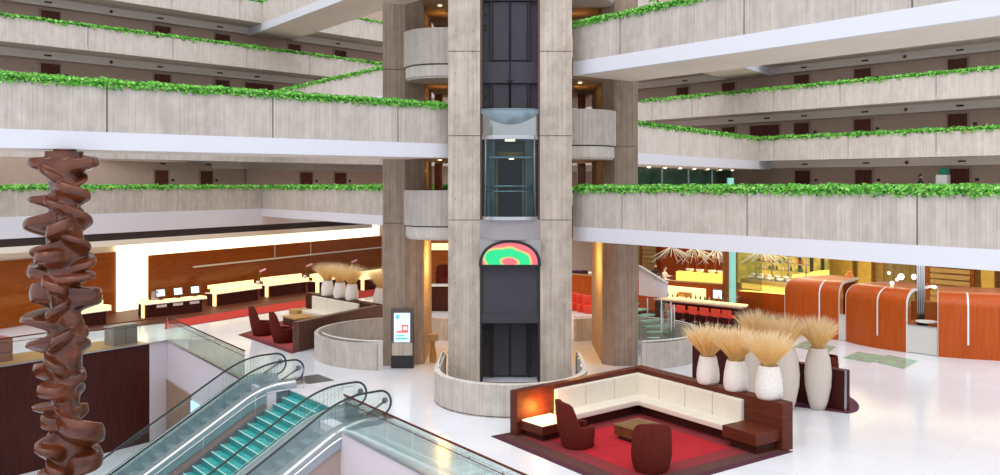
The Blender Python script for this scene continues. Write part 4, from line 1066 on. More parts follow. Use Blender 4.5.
# second partition and its group
Pa, Pb = Vector((6.62, 32.3, 0)), G(845, 412); dp = (Pb-Pa).normalized(); npn = Vector((-dp.y, dp.x, 0))
if npn.y < 0: npn = -npn
t = thing('partition_bench', 'dark maroon partition with grass vases before it, right of the banquette', 'partition')
m = MB(); m.prism([Pa.xy, Pb.xy, (Pb+npn*.3).xy, (Pa+npn*.3).xy], 0, 1.28); m.build('panel', 'maroon', t, .01)
m = MB(); m.prism([(Pb-dp*.02-npn*.005).xy, (Pb+dp*.03-npn*.005).xy, (Pb+dp*.03+npn*.03).xy, (Pb-dp*.02+npn*.03).xy], 0, 1.29); m.build('metal_edge', 'steel', t)
m = MB(); m.prism([(Pa+npn*.3).xy, (Pb-dp*1.4+npn*.3).xy, (Pb-dp*1.4+npn*.95).xy, (Pa+npn*.95).xy], .12, .5); m.build('seat_cushion', 'leather', t, .03)
c3 = Vector((11.95, 33.5, 0)); t = tub_chair('wine red tub chair behind the dark partition near the wooden booths', c3, face(c3, c3+V2(1, -.6)), 'tub chairs in the far right group')
t.scale = (.98, .98, 1.15)
rp_ = [Pb+V2(-2.2, 1.2)]+[Vector((Pb.x-.1+1.0*math.cos(math.radians(a_)), Pb.y+1.9+2.1*math.sin(math.radians(a_)), 0)) for a_ in range(-85, 86, 10)]+[Pb+V2(-2.2, 3.6)]
m = MB(); m.prism([p.xy for p in rp_], .002, .02); tag(m.build('rug', mat('purple_rug', (.12, .03, .06), .95, var=.5, scale=(3, 3, 3))), 'dark purple and red patterned rug with rounded end by the dark partition', 'rug')

# left seating group
La, Lb = G(299, 352), PD(384, 43.4); dLs = (Lb-La).normalized(); nLs = Vector((-dLs.y, dLs.x, 0))
Lc = G(313, 292, 1.27); Lc.z = 0
t = thing('banquette', 'L-shaped cream banquette in dark wood surround near the reception, partly behind the pier', 'sofa')
m = MB(); m.prism([La.xy, Lb.xy, (Lb+nLs*.35).xy, (La+nLs*.35).xy], 0, 1.27); m.build('surround', wood('brown_partition', (.10, .045, .035), (.14, .065, .05), .3), t, .01)
d2 = (Lb-Lc).normalized(); n2 = Vector((d2.y, -d2.x, 0))
if n2.dot(La-Lc) < 0: n2 = -n2
m = MB(); m.prism([Lc.xy, Lb.xy, (Lb+n2*.45).xy, (Lc+n2*.45).xy], 0, 1.27); m.build('rear_surround', 'brown', t, .01)
Tm = frameT(Lc+n2*.45+d2*.9, d2, n2)
for i in range(3):
    m = MB(); m.box(i*1.5+.01, i*1.5+1.49, 0, .15, .46, 1.2, T=Tm); m.build('back_cushion', 'leather', t, .03)
m = MB(); m.box(0, 4.5, 0, .75, .3, .5, T=Tm); m.build('seat_cushion', 'leather', t, .03)
m = MB(); m.box(-.9, -.05, .1, 1.0, .2, .48, T=Tm); m.build('end_table', 'gold', t, .01)
for i, px in enumerate((327.5, 340, 352)):
    p = on_line(Lc+n2*.22, Lb+n2*.22, px); p.z = 1.27
    vase('%s of the three white grass vases near the reception desks' % ('leftmost', 'middle', 'rightmost')[i], p, 'small', .95, 1.15, 420, 20+i, 1.0)
vase('tall beige grass vase beside the left rear pier near reception', PD(381, 44.6), 'tall', .95, 1.2, 420, 30)
rgp = [G(240, 336), G(262, 329.5), G(300, 322), G(345, 343), G(318, 350.5), G(296, 353.5)]
rgp = [G(238, 335), G(292, 318), G(343, 338), G(292, 354)]
rug('rug', rgp, [(1, mat('rug2_edge', (.16, .03, .03), .95)), (.86, mat('rug2_ring', (.30, .05, .05), .95)), (.68, mat('rug2_field', (.42, .05, .045), .95, var=.25, scale=(4, 4, 4)))], 'dark red rug under the two tub chairs near reception')
q1, q2 = G(262, 335.5), G(283, 342.5)
ctab = G(302, 331)
a_ = tub_chair('wine red tub chair on the left near reception, farther from the partition', q1, face(q1, q1+V2(1, .35)), 'tub chairs near reception'); a_.scale = (1.15, 1.15, 1.15)
a_ = tub_chair('wine red tub chair near reception closest to the dark partition end', q2, face(q2, q2+V2(1, .35)), 'tub chairs near reception'); a_.scale = (1.15, 1.15, 1.15)
t = thing('coffee_table', 'golden wood block table between the tub chairs and cushions near reception', 'coffee table', G(300, 325), ang(d2))
m = MB(); m.box(-.65, .65, -.6, .6, 0, .38); m.build('body', 'brown', t); m = MB(); m.box(-.68, .68, -.63, .63, .38, .46); m.build('top', 'gold', t, .01)

# ------------------------------------------------------------------ curved wooden booths on the right
BP = [Vector((13.3, 43.0, 0)), Vector((15.2, 40.5, 0)), Vector((16.8, 37.7, 0)), Vector((17.7, 36.75, 0)), Vector((19.8, 35.9, 0)), Vector((22.6, 35.4, 0))]
def bez(p0, p1, bulge, n=12):
    d = p1-p0; q = Vector((d.y, -d.x, 0)).normalized()
    if q.y > 0: q = -q
    return [p0+d*(i/n)+q*bulge*math.sin(PI*i/n) for i in range(n+1)]
def booth(pts, label, ztop=2.62, rad=.8, strip_px=None):
    t = thing('booth_shell', label, 'booth', (0, 0, 0), 0, 'curved cherry wood booths')
    n = len(pts); prof = [(0, 0.0), (0, ztop-rad*.75)]
    for i in range(1, 9): a = PI/2*i/8; prof.append((rad-rad*math.cos(a), ztop-rad*.75+rad*.75*math.sin(a)))
    prof.append((rad+2.1, ztop+.02))
    inn = [(o_+(.07 if o_ < .9 else 0), z_-(.09 if z_ > 1.5 else 0)) for o_, z_ in prof]
    Q = []
    for i in range(n):
        d = (pts[min(i+1, n-1)]-pts[max(i-1, 0)]).normalized(); q = Vector((-d.y, d.x, 0)); q = q if q.y > 0 else -q; Q.append(q)
    m = MB(); np_ = len(prof)
    vs = [pts[i]+Q[i]*o_+Vector((0, 0, z_)) for i in range(n) for o_, z_ in prof]+[pts[i]+Q[i]*o_+Vector((0, 0, max(z_, 0))) for i in range(n) for o_, z_ in inn]
    o = n*np_; fs = []
    for i in range(n-1):
        for j in range(np_-1):
            fs.append((i*np_+j, i*np_+j+1, (i+1)*np_+j+1, (i+1)*np_+j)); fs.append((o+i*np_+j, o+(i+1)*np_+j, o+(i+1)*np_+j+1, o+i*np_+j+1))
        fs.append((i*np_+np_-1, o+i*np_+np_-1, o+(i+1)*np_+np_-1, (i+1)*np_+np_-1))
    m.add(vs, fs, 0, True)
    vsh = m.build('veneer_shell', 'orange', t)
    for e in (0, n-1):
        m = MB(); vs = []
        for (o_, z_), (oi, zi) in zip(prof, inn): vs += [pts[e]+Q[e]*(o_-.01)+Vector((0, 0, z_+.01)), pts[e]+Q[e]*(oi+.03)+Vector((0, 0, max(0, zi-.02)))]
        dd = (pts[1]-pts[0]).normalized()*(-.02) if e == 0 else (pts[-1]-pts[-2]).normalized()*.02
        k = len(vs); vs2 = vs+[v+dd for v in vs]
        m.add(vs2, [(2*j, 2*j+1, 2*j+3, 2*j+2) for j in range(k//2-1)]+[(k+2*j, k+2*j+2, k+2*j+3, k+2*j+1) for j in range(k//2-1)]+[(2*j, 2*j+2, k+2*j+2, k+2*j) for j in range(k//2-1)]+[(2*j+1, k+2*j+1, k+2*j+3, 2*j+3) for j in range(k//2-1)])
        m.build('end_trim', 'ceramic', vsh)
    # chrome centre strip
    i = min(range(1, n-1), key=lambda i_: abs(CX+F*pts[i_].x/pts[i_].y-strip_px)); m = MB(); d = (pts[i+1]-pts[i-1]).normalized()*.035; vs = []
    for o_, z_ in prof[:-1]:
        if z_ < .01: z_ = .55
        c = pts[i]-Q[i]*.015+Q[i]*o_+Vector((0, 0, z_+.01)); vs += [c-d, c+d]
    m.add(vs, [(2*j, 2*j+1, 2*j+3, 2*j+2) for j in range(len(vs)//2-1)]); m.build('chrome_strip', 'ceramic', vsh)
    return t
booth(bez(BP[0], BP[1]-V2(.15, -.2), .25, 20), 'curved-top cherry wood booth at the left end of the row', strip_px=818)
booth(bez(BP[1]+V2(.05, -.15), BP[2], .25, 20), 'curved-top cherry wood booth in the middle between two openings', strip_px=877)
booth(bez(BP[3], BP[5], .3, 28), 'curved-top cherry wood booth at the right edge of the picture', strip_px=970)
def low_panel(a, b, h, label):
    t = thing('low_panel', label, 'panel', (0, 0, 0), 0, 'low panels in the booth openings'); d = (b-a).normalized(); q = Vector((-d.y, d.x, 0)); q = q if q.y > 0 else -q
    m = MB(); m.prism([a.xy, b.xy, (b+q*.06).xy, (a+q*.06).xy], 0.02, h); m.build('panel', mat('frosted_panel', (.72, .70, .66), .35), t)
    m = MB(); m.prism([(a-q*.02).xy, (b-q*.02).xy, (b+q*.08).xy, (a+q*.08).xy], h, h+.04); m.build('cap', 'steel', t)
low_panel(BP[2]+V2(.05, .1), BP[3]+V2(0, .1), 1.15, 'pale frosted low panel in the wide opening between booths')
low_panel(BP[1]-V2(.15, -.3), BP[1]+V2(.05, -.05), 1.15, 'narrow pale low panel between the first two booths')
# low cherry wall left of the booths with a lit top
Wa, Wb = PD(738, 49.8), PD(796, 47.6)
t = thing('buffet_counter', 'low cherry wood counter with glowing top left of the curved booths', 'counter')
d = (Wb-Wa).normalized(); q = Vector((-d.y, d.x, 0)); q = q if q.y > 0 else -q
m = MB(); m.prism([Wa.xy, Wb.xy, (Wb+q*.1).xy, (Wa+q*.1).xy], 0, 1.18); m.build('front', 'orange', t)
m = MB(); m.prism([(Wa+q*.1).xy, (Wb+q*.1).xy, (Wb+q*.8).xy, (Wa+q*.8).xy], 1.0, 1.16); m.build('lit_top', 'glowyellow', t)
# booth interiors: seats, table
def seat_block(name, label, p, rz, wd, dp_, hb, mt_, cat='seat', group=None):
    t = thing(name, label, cat, p, rz, group)
    m = MB(); m.box(-wd/2, wd/2, -dp_/2, dp_/2, 0, .46); m.build('seat', mt_, t, .05)
    m = MB(); m.box(-wd/2, wd/2, dp_/2-.16, dp_/2, .44, hb); m.build('backrest', mt_, t, .06)
    return t
seat_block('upholstered_bench', 'orange leather booth seat nearest the column in the wide booth opening', Vector((17.35, 38.8, .55)), math.radians(35), 1.3, .7, 1.25, 'orangeseat', group='orange booth seats')
seat_block('upholstered_bench', 'orange leather booth seat at the rear of the wide booth opening', Vector((18.7, 39.6, .55)), math.radians(-20), 1.5, .7, 1.35, 'orangeseat', group='orange booth seats')
def dtable(label, p, r=.45, h=.75, cloth='cloth'):
    t = thing('dining_table', label, 'table', p, 0, 'restaurant tables')
    m = MB(); m.lathe([(r, h-.04), (r, h)], 24); m.build('top', cloth, t); m = MB(); m.lathe([(.22, 0), (.22, .03), (.04, .06), (.04, h-.04)], 16); m.build('pedestal', 'steeld', t)
dtable('white-topped table seen through the wide booth opening', Vector((17.75, 37.9, .55)), .45)
seat_block('dining_chair', 'dark purple chair beside the white-topped table in the wide opening', Vector((18.55, 37.9, .55)), math.radians(-100), .5, .5, .95, 'purple', 'chair')
seat_block('dining_chair', 'dark purple chair glimpsed in the narrow gap between booths', Vector((15.6, 41.3, .55)), math.radians(-100), .5, .5, 1.5, 'purple', 'chair')
m = MB(); m.prism([(14.6, 43.2), (15.6, 40.8), (17.1, 38.0), (18.0, 37.1), (20, 36.6), (23, 36.2), (25, 40), (18, 45)], 0, .55); struct(m.build('floor_booth_platform', 'woodfloor'))
# metal column
mb = MB(); pc = PD(920.5, 38.6)
for dx in (-.14, -.05, .05, .14): mb.tube([(pc.x+dx, pc.y, 0), (pc.x+dx, pc.y, 5.0)], .05, 8)
struct(mb.build('column_metal', 'steel'))
# green glass floor panels
for i, pts in enumerate(([(836, 351), (858, 346), (884, 356), (872, 362)], [(822, 351), (846, 353), (838, 359), (810, 353)])): pass
for i, pp in enumerate(([(873, 362), (888, 355), (918, 361), (904, 369)], [(843, 358), (858, 352), (885, 356), (870, 363)], [(792, 347), (806, 341), (836, 347), (828, 354)])):
    o = floor_poly('floor_glass_panel_%d' % (i+1), [G(x, y) for x, y in pp], .003, 'greenglass'); struct(o)

# ------------------------------------------------------------------ restaurant behind the right bridge
ceil = MB(); ceil.prism([(-3.2, 41), (3.4, 41), (16, 33), (30, 30), (40, 48), (22, 80), (-12, 80)], 5.02, 5.05); 
# ceilings stop short of the open atrium, so daylight still reaches its floor
rc_ = MB(); rc_.prism([(4.2, 49), (9, 47), (13.2, 45.5), (15.5, 41.6), (17.2, 38.2), (20.3, 37.3), (26, 36.6), (27, 42), (9.2, 63.5), (4, 64)], 4.9, 5.0); struct(rc_.build('ceiling_dining', 'soffit'))  # unseen slab added to carry the chandeliers and keep daylight off the restaurant
cm = MB(); cm.prism([(Q0x+nbQ*.1).xy, (Q1x+nbQ*.1).xy, (Q1x+nbQ*14).xy, (Q0x+nbQ*14).xy], 4.9, 5.02); struct(cm.build('ceiling_restaurant', 'soffit'))
RW0, RW1 = Q0x+nbQ*7, Q1x+nbQ*5
def back(pxa, pxb, z0, z1, mt_, off=0.0, th=.2):
    a = on_line(RW0-nbQ*off, RW1-nbQ*off, pxa); b = on_line(RW0-nbQ*off, RW1-nbQ*off, pxb)
    m = MB(); m.prism([a.xy, b.xy, (b+nbQ*th).xy, (a+nbQ*th).xy], z0, z1); return m
struct(back(560, 1040, 0, 5, 'gold').build('wall_restaurant_back', wood('ribbed_gold_wood', (.50, .30, .10), (.66, .42, .16), .5, scale=(.6, .6, 12))))
struct(back(828, 852, 0, 5, 0, .6).build('wall_gold_panel', 'yellowwall'))
struct(back(858, 871, 0, 5, 0, .6).build('wall_gold_panel_beyond', 'yellowwall'))
struct(back(981, 994, 0, 5, 0, .6).build('wall_gold_panel_right', 'yellowwall'))
struct(back(659, 724, 0, 5, 0, .5).build('wall_cherry_panel', 'orange'))
t = back(883, 915, 0, 4.9, 0, .8).build('curtain', 'curtain'); tag(t, 'tall olive brown curtain behind the curved booths', 'curtain')
def louver(pxa, pxb, label):
    a = on_line(RW0-nbQ*.7, RW1-nbQ*.7, pxa); b = on_line(RW0-nbQ*.7, RW1-nbQ*.7, pxb)
    t = thing('slatted_screen', label, 'screen', (0, 0, 0), 0, 'slatted wood screens')
    m = MB(); z = .3
    while z < 4.6: m.prism([a.xy, b.xy, (b+nbQ*.06).xy, (a+nbQ*.06).xy], z, z+.26); z += .34
    m.build('slats', wood('slat_wood', (.52, .33, .12), (.60, .40, .17)), t)
    m = MB(); dd = (b-a).normalized()
    for c in (a, b): m.prism([(c-dd*.12-nbQ*.02).xy, (c+dd*.12-nbQ*.02).xy, (c+dd*.12+nbQ*.1).xy, (c-dd*.12+nbQ*.1).xy], 0, 4.8)
    m.build('frame', 'amberwood', t)
louver(928, 972, 'wide pale wood slatted screen behind the rightmost booth')
louver(1003, 1040, 'wood slatted screen at the right edge of the picture')
louver(572, 586, 'slatted wood screen seen between tower and right rear pier')
louver(641, 657, 'slatted wood screen just right of the right rear pier')
def cabinet(px0, px1, D, z0, z1, mt_, label, dp_=.6):
    a, b = PD(px0, D), PD(px1, D)
    t = thing('sideboard', label, 'sideboard', ((a.x+b.x)/2, D, z0), 0, 'restaurant sideboards'); w_ = b.x-a.x
    m = MB(); m.box(-w_/2, w_/2, 0, dp_, 0, z1-z0); m.build('body', mt_, t, .01)
    m = MB(); m.box(-w_/2-.04, w_/2+.04, -.04, dp_+.04, z1-z0, z1-z0+.05); m.build('top', mt_, t)
    m = MB(); m.box(-.005, .005, -.012, 0, .05, z1-z0-.05); m.build('door_gap', 'blk', t)
cabinet(843, 856, 45.0, 0, 2.15, 'amberwood', 'dark wood sideboard with an orange jug on it behind the first booth')
cabinet(857, 874, 44.0, 0, 2.05, 'brownw', 'wider dark wood sideboard behind the middle booth')
m = MB(); m.lathe([(.1, 0), (.22, .15), (.2, .35), (.1, .42), (.12, .5)], 16, 0, Matrix.Translation(PD(849.5, 45.3, 2.2))); tag(m.build('jug', 'orangeseat'), 'orange jug standing on the sideboard behind the first booth', 'jug')
# kitchen counter with shelves and lit front, beyond the buffet counter
t = thing('display_kitchen', 'brightly lit show kitchen counter with shelves behind the low cherry counter', 'counter')
ka, kb = PD(742, 53.5), PD(792, 50.5); kd = (kb-ka).normalized(); kq = Vector((-kd.y, kd.x, 0)); kq = kq if kq.y > 0 else -kq
m = MB(); m.prism([ka.xy, kb.xy, (kb+kq*.7).xy, (ka+kq*.7).xy], 0, 1.25); m.build('lit_front', 'glowyellow', t)
m = MB(); m.prism([(ka-kq*.1).xy, (kb-kq*.1).xy, (kb+kq*.8).xy, (ka+kq*.8).xy], 1.25, 1.5); m.build('worktop', 'steel', t)
kc = PD(824, 53.2)
m = MB(); m.prism([(kb+kq*.0).xy, kc.xy, (kc+kq*.5).xy, (kb+kq*.5).xy], 1.0, 2.0); m.build('lit_side', 'glowyellow', t)
m = MB()
for zz in (2.0, 2.45, 2.9, 3.35): m.prism([(ka+kq*1.2).xy, (kb+kq*1.2).xy, (kb+kq*1.6).xy, (ka+kq*1.6).xy], zz, zz+.05)
m.build('shelf', 'steel', t)
m = MB()
for f in (0, .33, .66, 1):
    p = ka+(kb-ka)*f+kq*1.25; m.tube([(p.x, p.y, 0), (p.x, p.y, 3.6)], .035, 6)
m.build('posts', 'steeld', t)
bb = MB(); rr = random.Random(3)
def bottle(label, p, h, r, mt_, group):
    m = MB(); m.lathe([(r, 0), (r, h*.6), (r*.4, h*.75), (r*.35, h)], 10, 0, None); o = m.build('bottle', mt_); o.location = p; tag(o, label, 'bottle', group)
bm_ = [mat('green_bottle', (.08, .22, .06), .2), mat('amber_bottle', (.45, .18, .03), .2), mat('pale_bottle', (.75, .65, .35), .2)]
for zz in (2.05, 2.5, 2.95):
    for i in range(14):
        p = ka+(kb-ka)*((i+.5)/14)+kq*1.4; bottle('small bottle standing on the show kitchen shelves', (p.x, p.y, zz), rr.uniform(.22, .36), .07, bm_[rr.randrange(3)], 'bottles on the kitchen shelves')
for i in range(5):
    p = ka+(kb-ka)*((i+.5)/5)+kq*.35; m = MB(); m.lathe([(.08, 0), (.2, .1), (.22, .16), (.18, .14)], 14); o = m.build('serving_bowl', 'ceramic'); o.location = (p.x, p.y, 1.5)
    tag(o, 'white serving bowl on the lit show kitchen counter', 'bowl', 'serving bowls on the kitchen counter')
m = MB(); pa, pb = PD(738, 57.5), PD(828, 55.5); m.prism([pa.xy, pb.xy, (pb+kq*.2).xy, (pa+kq*.2).xy], 0, 4.9); struct(m.build('wall_kitchen_back', mat('kitchen_wall_olive', (.72, .58, .16), .6, col2=(.34, .33, .10), scale=(1.2, 1.2, 2.5))))
for i_, px in enumerate((800, 812, 823)):
    m = MB(); p = PD(px, 54.6-i_*.3); m.box(p.x-.09, p.x+.09, p.y, p.y+.15, 0, 4.9); struct(m.build('pillar_kitchen_frame', 'blk'))
for i_ in range(6):
    p = ka+(kb-ka)*((i_+.5)/6)+kq*.7; m = MB(); m.lathe([(.16, 0), (.2, .02), (.2, .28), (.17, .3)], 14); o = m.build('cooking_pot', 'steel'); o.location = (p.x, p.y, 1.5)
    tag(o, 'steel pot on the show kitchen worktop, %s from the left' % ORD[i_], 'pot', 'pots on the show kitchen worktop')
light('kitchen_light', 'AREA', tuple(ka+(kb-ka)*.6+kq*2.2+Vector((0, 0, 4.6))), 260, (1, .86, .45), 6, 2, (0, 0, math.radians(-35)))
# bar: dark counter with lit top, red stools, backbar
Ba, Bb = PD(655, 46.6), PD(742, 43.2); bd = (Bb-Ba).normalized(); bq_ = Vector((-bd.y, bd.x, 0)); bq_ = bq_ if bq_.y > 0 else -bq_
t = thing('bar_counter', 'long dark bar with pale lit top and red stools in front', 'bar')
m = MB(); m.prism([Ba.xy, Bb.xy, (Bb+bq_*.5).xy, (Ba+bq_*.5).xy], 0, 1.08); m.build('front', 'maroon', t)
m = MB(); m.prism([(Ba-bq_*.15).xy, (Bb-bq_*.15).xy, (Bb+bq_*.55).xy, (Ba+bq_*.55).xy], 1.08, 1.16); m.build('counter_top', mat('bar_top_stone', (.40, .30, .24), .25), t, .01)
struct(floor_poly('floor_bar_carpet', [G(630, 325), G(735, 330), G(792, 322), G(792, 300), G(640, 298)], .003, 'blk'))
m = MB(); m.prism([(Ba+bq_*.5).xy, (Bb+bq_*.5).xy, (Bb+bq_*.6).xy, (Ba+bq_*.6).xy], 1.16, 1.24); m.build('lit_upstand', 'glowcream', t)
def stool(p, rz, label):
    t = thing('bar_stool', label, 'bar stool', p, rz, 'red bar stools')
    m = MB(); m.box(-.26, .26, -.22, .22, .66, .78); m.build('seat', 'redseat', t, .03)
    m = MB(); m.box(-.26, .26, -.26, -.20, .72, 1.06); m.build('backrest', 'redseat', t, .03)
    m = MB(); m.lathe([(.22, 0), (.22, .02), (.03, .05), (.03, .68)], 14); m.build('pedestal', 'chrome', t)
    m = MB(); m.tube([(.15*math.cos(a), .15*math.sin(a), .3) for a in [i*PI/6 for i in range(12)]], .012, 5, closed=True); m.build('footrest', 'chrome', t)
    return t
s0 = stool(Ba, 0, '')
for i, px in enumerate((672, 683, 695, 706.5, 718, 729)):
    p = on_line(Ba-bq_*.55, Bb-bq_*.55, px); lb = 'red bar stool, %s from the left along the dark bar' % ORD[i]
    if i == 0: s0.location = p; s0.rotation_euler = (0, 0, ang(bd)); s0['label'] = lb
    else: dup(s0, p, ang(bd), lb)
t = thing('back_bar', 'glowing cream back bar cabinet with an open niche behind the bar', 'cabinet')
xa, xb = on_line(Ba+bq_*1.5, Bb+bq_*1.5, 664), on_line(Ba+bq_*1.5, Bb+bq_*1.5, 703)
m = MB(); xd = (xb-xa); 
for f0, f1, z0, z1 in ((0, 1, .95, 1.12), (0, .3, 1.12, 1.42), (.72, 1, 1.12, 1.42), (0, 1, 1.42, 1.66)):
    a, b = xa+xd*f0, xa+xd*f1; m.prism([a.xy, b.xy, (b+bq_*.3).xy, (a+bq_*.3).xy], z0, z1)
m.build('lit_cabinet', 'glowcream', t)
m = MB(); m.prism([xa.xy, xb.xy, (xb+bq_*.3).xy, (xa+bq_*.3).xy], 0, 1.0); m.build('base', 'brown', t)
m = MB(); m.prism([(xa+bq_*.25).xy, (xb+bq_*.25).xy, (xb+bq_*.3).xy, (xa+bq_*.3).xy], 1.12, 1.42); m.build('niche', 'gold', t)
for i in range(14):
    p = on_line(Ba+bq_*.9, Bb+bq_*.9, 668+i*4.6); bottle('glass bottle standing behind the lit edge of the bar', (p.x, p.y, 1.12), rr.uniform(.26, .4), .05, bm_[rr.randrange(3)], 'bottles behind the bar')
m = MB(); p1, p2 = on_line(Ba+bq_*.8, Bb+bq_*.8, 655), on_line(Ba+bq_*.8, Bb+bq_*.8, 742); m.prism([p1.xy, p2.xy, (p2+bq_*.22).xy, (p1+bq_*.22).xy], .0, 1.12); tag(m.build('bottle_shelf', 'blk'), 'dark bottle shelf running behind the bar top', 'shelf')
p = PD(717.5, 45.6, 1.12); t = thing('monitor', 'white-faced point of sale monitor at the right end of the bar', 'monitor', p, ang(bd))
m = MB(); m.box(-.28, .28, 0, .05, .12, .62); m.build('casing', 'blk', t, .01); m = MB(); m.box(-.25, .25, -.01, 0, .15, .59); m.build('screen', emit('white_screen', (.75, .85, .95), 1.0), t); m = MB(); m.box(-.05, .05, 0, .05, 0, .12); m.build('stand', 'blk', t)
# raised dining terrace with cherry parapet
Ta, Tb = PD(560, 53.5), PD(728, 47.5); td = (Tb-Ta).normalized(); tq = Vector((-td.y, td.x, 0)); tq = tq if tq.y > 0 else -tq
m = MB(); m.prism([Ta.xy, Tb.xy, (Tb+tq*9).xy, (Ta+tq*9).xy], 0, .9); struct(m.build('floor_dining_terrace', 'woodfloor'))
m = MB(); m.prism([(Ta-tq*.12).xy, (Tb-tq*.12).xy, Tb.xy, Ta.xy], 0, 1.75); struct(m.build('wall_terrace_parapet', 'orange'))
m = MB(); m.prism([(Ta-tq*.2).xy, (Tb-tq*.2).xy, (Tb+tq*.1).xy, (Ta+tq*.1).xy], 1.75, 1.82); struct(m.build(trimname(), 'gold'))
m = MB(); a, b = PD(676, 53), PD(727, 50.5); m.prism([a.xy, b.xy, (b+tq*.5).xy, (a+tq*.5).xy], .9, 1.95); tag(m.build('service_counter', 'glowyellow'), 'yellow glowing service counter on the raised dining terrace', 'counter')
for i, (px, zt) in enumerate(((690, 1.95), (700, 1.95), (712, 1.95), (721, 1.95))):
    m = MB(); m.lathe([(.1, 0), (.24, .12), (.25, .2)], 14); o = m.build('serving_bowl', 'ceramic'); o.location = PD(px, 52.6-i*.45, zt); tag(o, '%s white bowl along the yellow terrace counter' % ORD[i], 'bowl', 'bowls on the terrace counter')
m = MB()
for i in range(5): p = PD(688+9*i, 54-i*.5); m.box(p.x-.03, p.x+.03, p.y, p.y+.06, .9, 4.6)
for zz in (2.7, 3.3): p, p2 = PD(686, 54), PD(727, 51.8); m.prism([p.xy, p2.xy, (p2+tq*.4).xy, (p+tq*.4).xy], zz, zz+.06)
tag(m.build('display_rack', 'amberwood'), 'tall amber wood display rack behind the terrace counter', 'rack')
for i in range(8):
    bottle('bottle on the amber display rack', tuple(PD(690+4.7*i, 53.9-i*.26, 2.76)), rr.uniform(.25, .4), .08, bm_[rr.randrange(3)], 'bottles on the display rack')
# dining tables with cloths on terrace
dtable('white-clothed table on the terrace seen between tower and right pier', PD(581, 55.5, .9), .7)
dtable('white-clothed table on the terrace in front of the seated person', PD(652, 53.2, .9), .5)
for i, px in enumerate((574.5, 583.5)):
    seat_block('dining_chair', '%s dark chair at the terrace table between tower and pier' % ('left', 'right')[i], PD(px, 54.4, .9), PI, .55, .5, 1.0, 'purple', 'chair', 'dark terrace chairs')
# red lounge seats between tower and pier
for i, px in enumerate((575, 582, 589)):
    seat_block('lounge_chair', '%s red lounge chair between the tower and right rear pier' % ('leftmost', 'middle', 'rightmost')[i], PD(px, 50.5-i*.6, 0), .2, .6, .6, .95, 'redseat', 'chair', 'red lounge chairs')
# glass rod chandeliers
def rods(px, D, label):
    t = thing('glass_chandelier', label, 'chandelier', PD(px, D, 4.9), 0, 'glass rod chandeliers'); m = MB(); rn = random.Random(int(px))
    for i in range(22):
        a = rn.random()*6.28; s = rn.uniform(.3, .95); m.tube([(0, 0, -1.25), (1.5*s*math.cos(a), 1.2*s*math.sin(a), -1.7-.5*rn.random())], .017, 5)
    m.build('glass_rods', mat('clear_rod_glass', (.8, .85, .85), .1, .3), t); m = MB(); m.lathe([(.12, -.08), (.12, .0)], 12); m.tube([(0, 0, -1.3), (0, 0, -.05)], .02, 6); m.build('ceiling_mount', 'chrome', t)
rods(672, 50, 'glass rod chandelier hanging nearest the right rear pier'); rods(694, 49.5, 'glass rod chandelier hanging over the middle of the bar'); rods(716, 48.6, 'glass rod chandelier hanging beside the green glass column')
rods(762, 48.2, 'glass rod chandelier hanging over the show kitchen')
# globe pendants
for i, (px, z, r) in enumerate(((889, 3.15, .07), (892, 2.7, .09), (895.5, 2.45, .08), (901, 3.0, .14), (914, 3.0, .12), (918, 2.95, .08), (934.5, 2.55, .08), (943, 2.45, .10), (897, 2.9, .07))):
    D = 39.9-i*.05; t = thing('pendant_lamp', '%s small glowing glass globe from the left, hanging above the booths' % ORD[i], 'pendant lamp', PD(px, D, z), 0, 'glass globe pendants')
    m = MB(); m.ball((0, 0, 0), r, 0, 10); m.build('globe', 'bulb', t); m = MB(); m.tube([(0, 0, r), (0, 0, 4.9-z)], .006, 4); m.build('cord', 'steeld', t)
# green glass column
mb = MB(); p = PD(733, 44.5); mb.box(p.x-.14, p.x+.14, p.y, p.y+.25, 0, 5); struct(mb.build('column_green_glass', 'teal'))
mb = MB(); p = PD(727, 45.5); mb.box(p.x-.16, p.x+.1, p.y, p.y+.3, 0, 5); struct(mb.build('column_cherry', 'amberwood'))
mb = MB(); p, p2 = PD(735, 44.8), PD(762, 48); mb.prism([p.xy, p2.xy, (p2+V2(0, .03)).xy, (p+V2(0, .03)).xy], 0, 5); struct(mb.build('window_restaurant_glass', 'glassg'))
# curved stair screen and glass behind the right rear pier
t = thing('curved_staircase', 'curved glass-sided stair inside the round concrete wall right of the pier', 'stairs')
m = MB(); sp_ = []
for i in range(25):
    a = math.radians(60+i*6); sp_.append((4.6+2.6*math.cos(a), 38.2+2.6*math.sin(a), 3.3-2.1*(1-i/24)))
m2 = MB()
for i in range(24):
    a, b = Vector(sp_[i]), Vector(sp_[i+1]); m2.add([a, b, b-Vector((0, 0, .7)), a-Vector((0, 0, .7))], [(0, 1, 2, 3)], 0, True)
pts_ = [PD(639+29*i/12, 43.2-1.0*math.sin(PI*i/24)) for i in range(13)]; m2 = MB(); vs = []
for i, p in enumerate(pts_):
    zt = 3.15-.75*(i/12)**1.1; vs += [(p.x, p.y, zt), (p.x, p.y, 1.75), (p.x, p.y+.08, zt), (p.x, p.y+.08, 1.75)]
for i in range(12):
    k = 4*i; m2.add([vs[k], vs[k+4], vs[k+5], vs[k+1]], [(0, 1, 2, 3)], 0, True); m2.add([vs[k+2], vs[k+6], vs[k+7], vs[k+3]], [(3, 2, 1, 0)], 0, True); m2.add([vs[k], vs[k+2], vs[k+6], vs[k+4]], [(0, 1, 2, 3)], 0)
sp_ = [(p.x, p.y, 3.18-.75*(i/12)**1.1) for i, p in enumerate(pts_)]
m2.build('stringer', 'lav', t)
m = MB(); m.tube(sp_, .05, 6); m.build('handrail', 'ceramic', t)
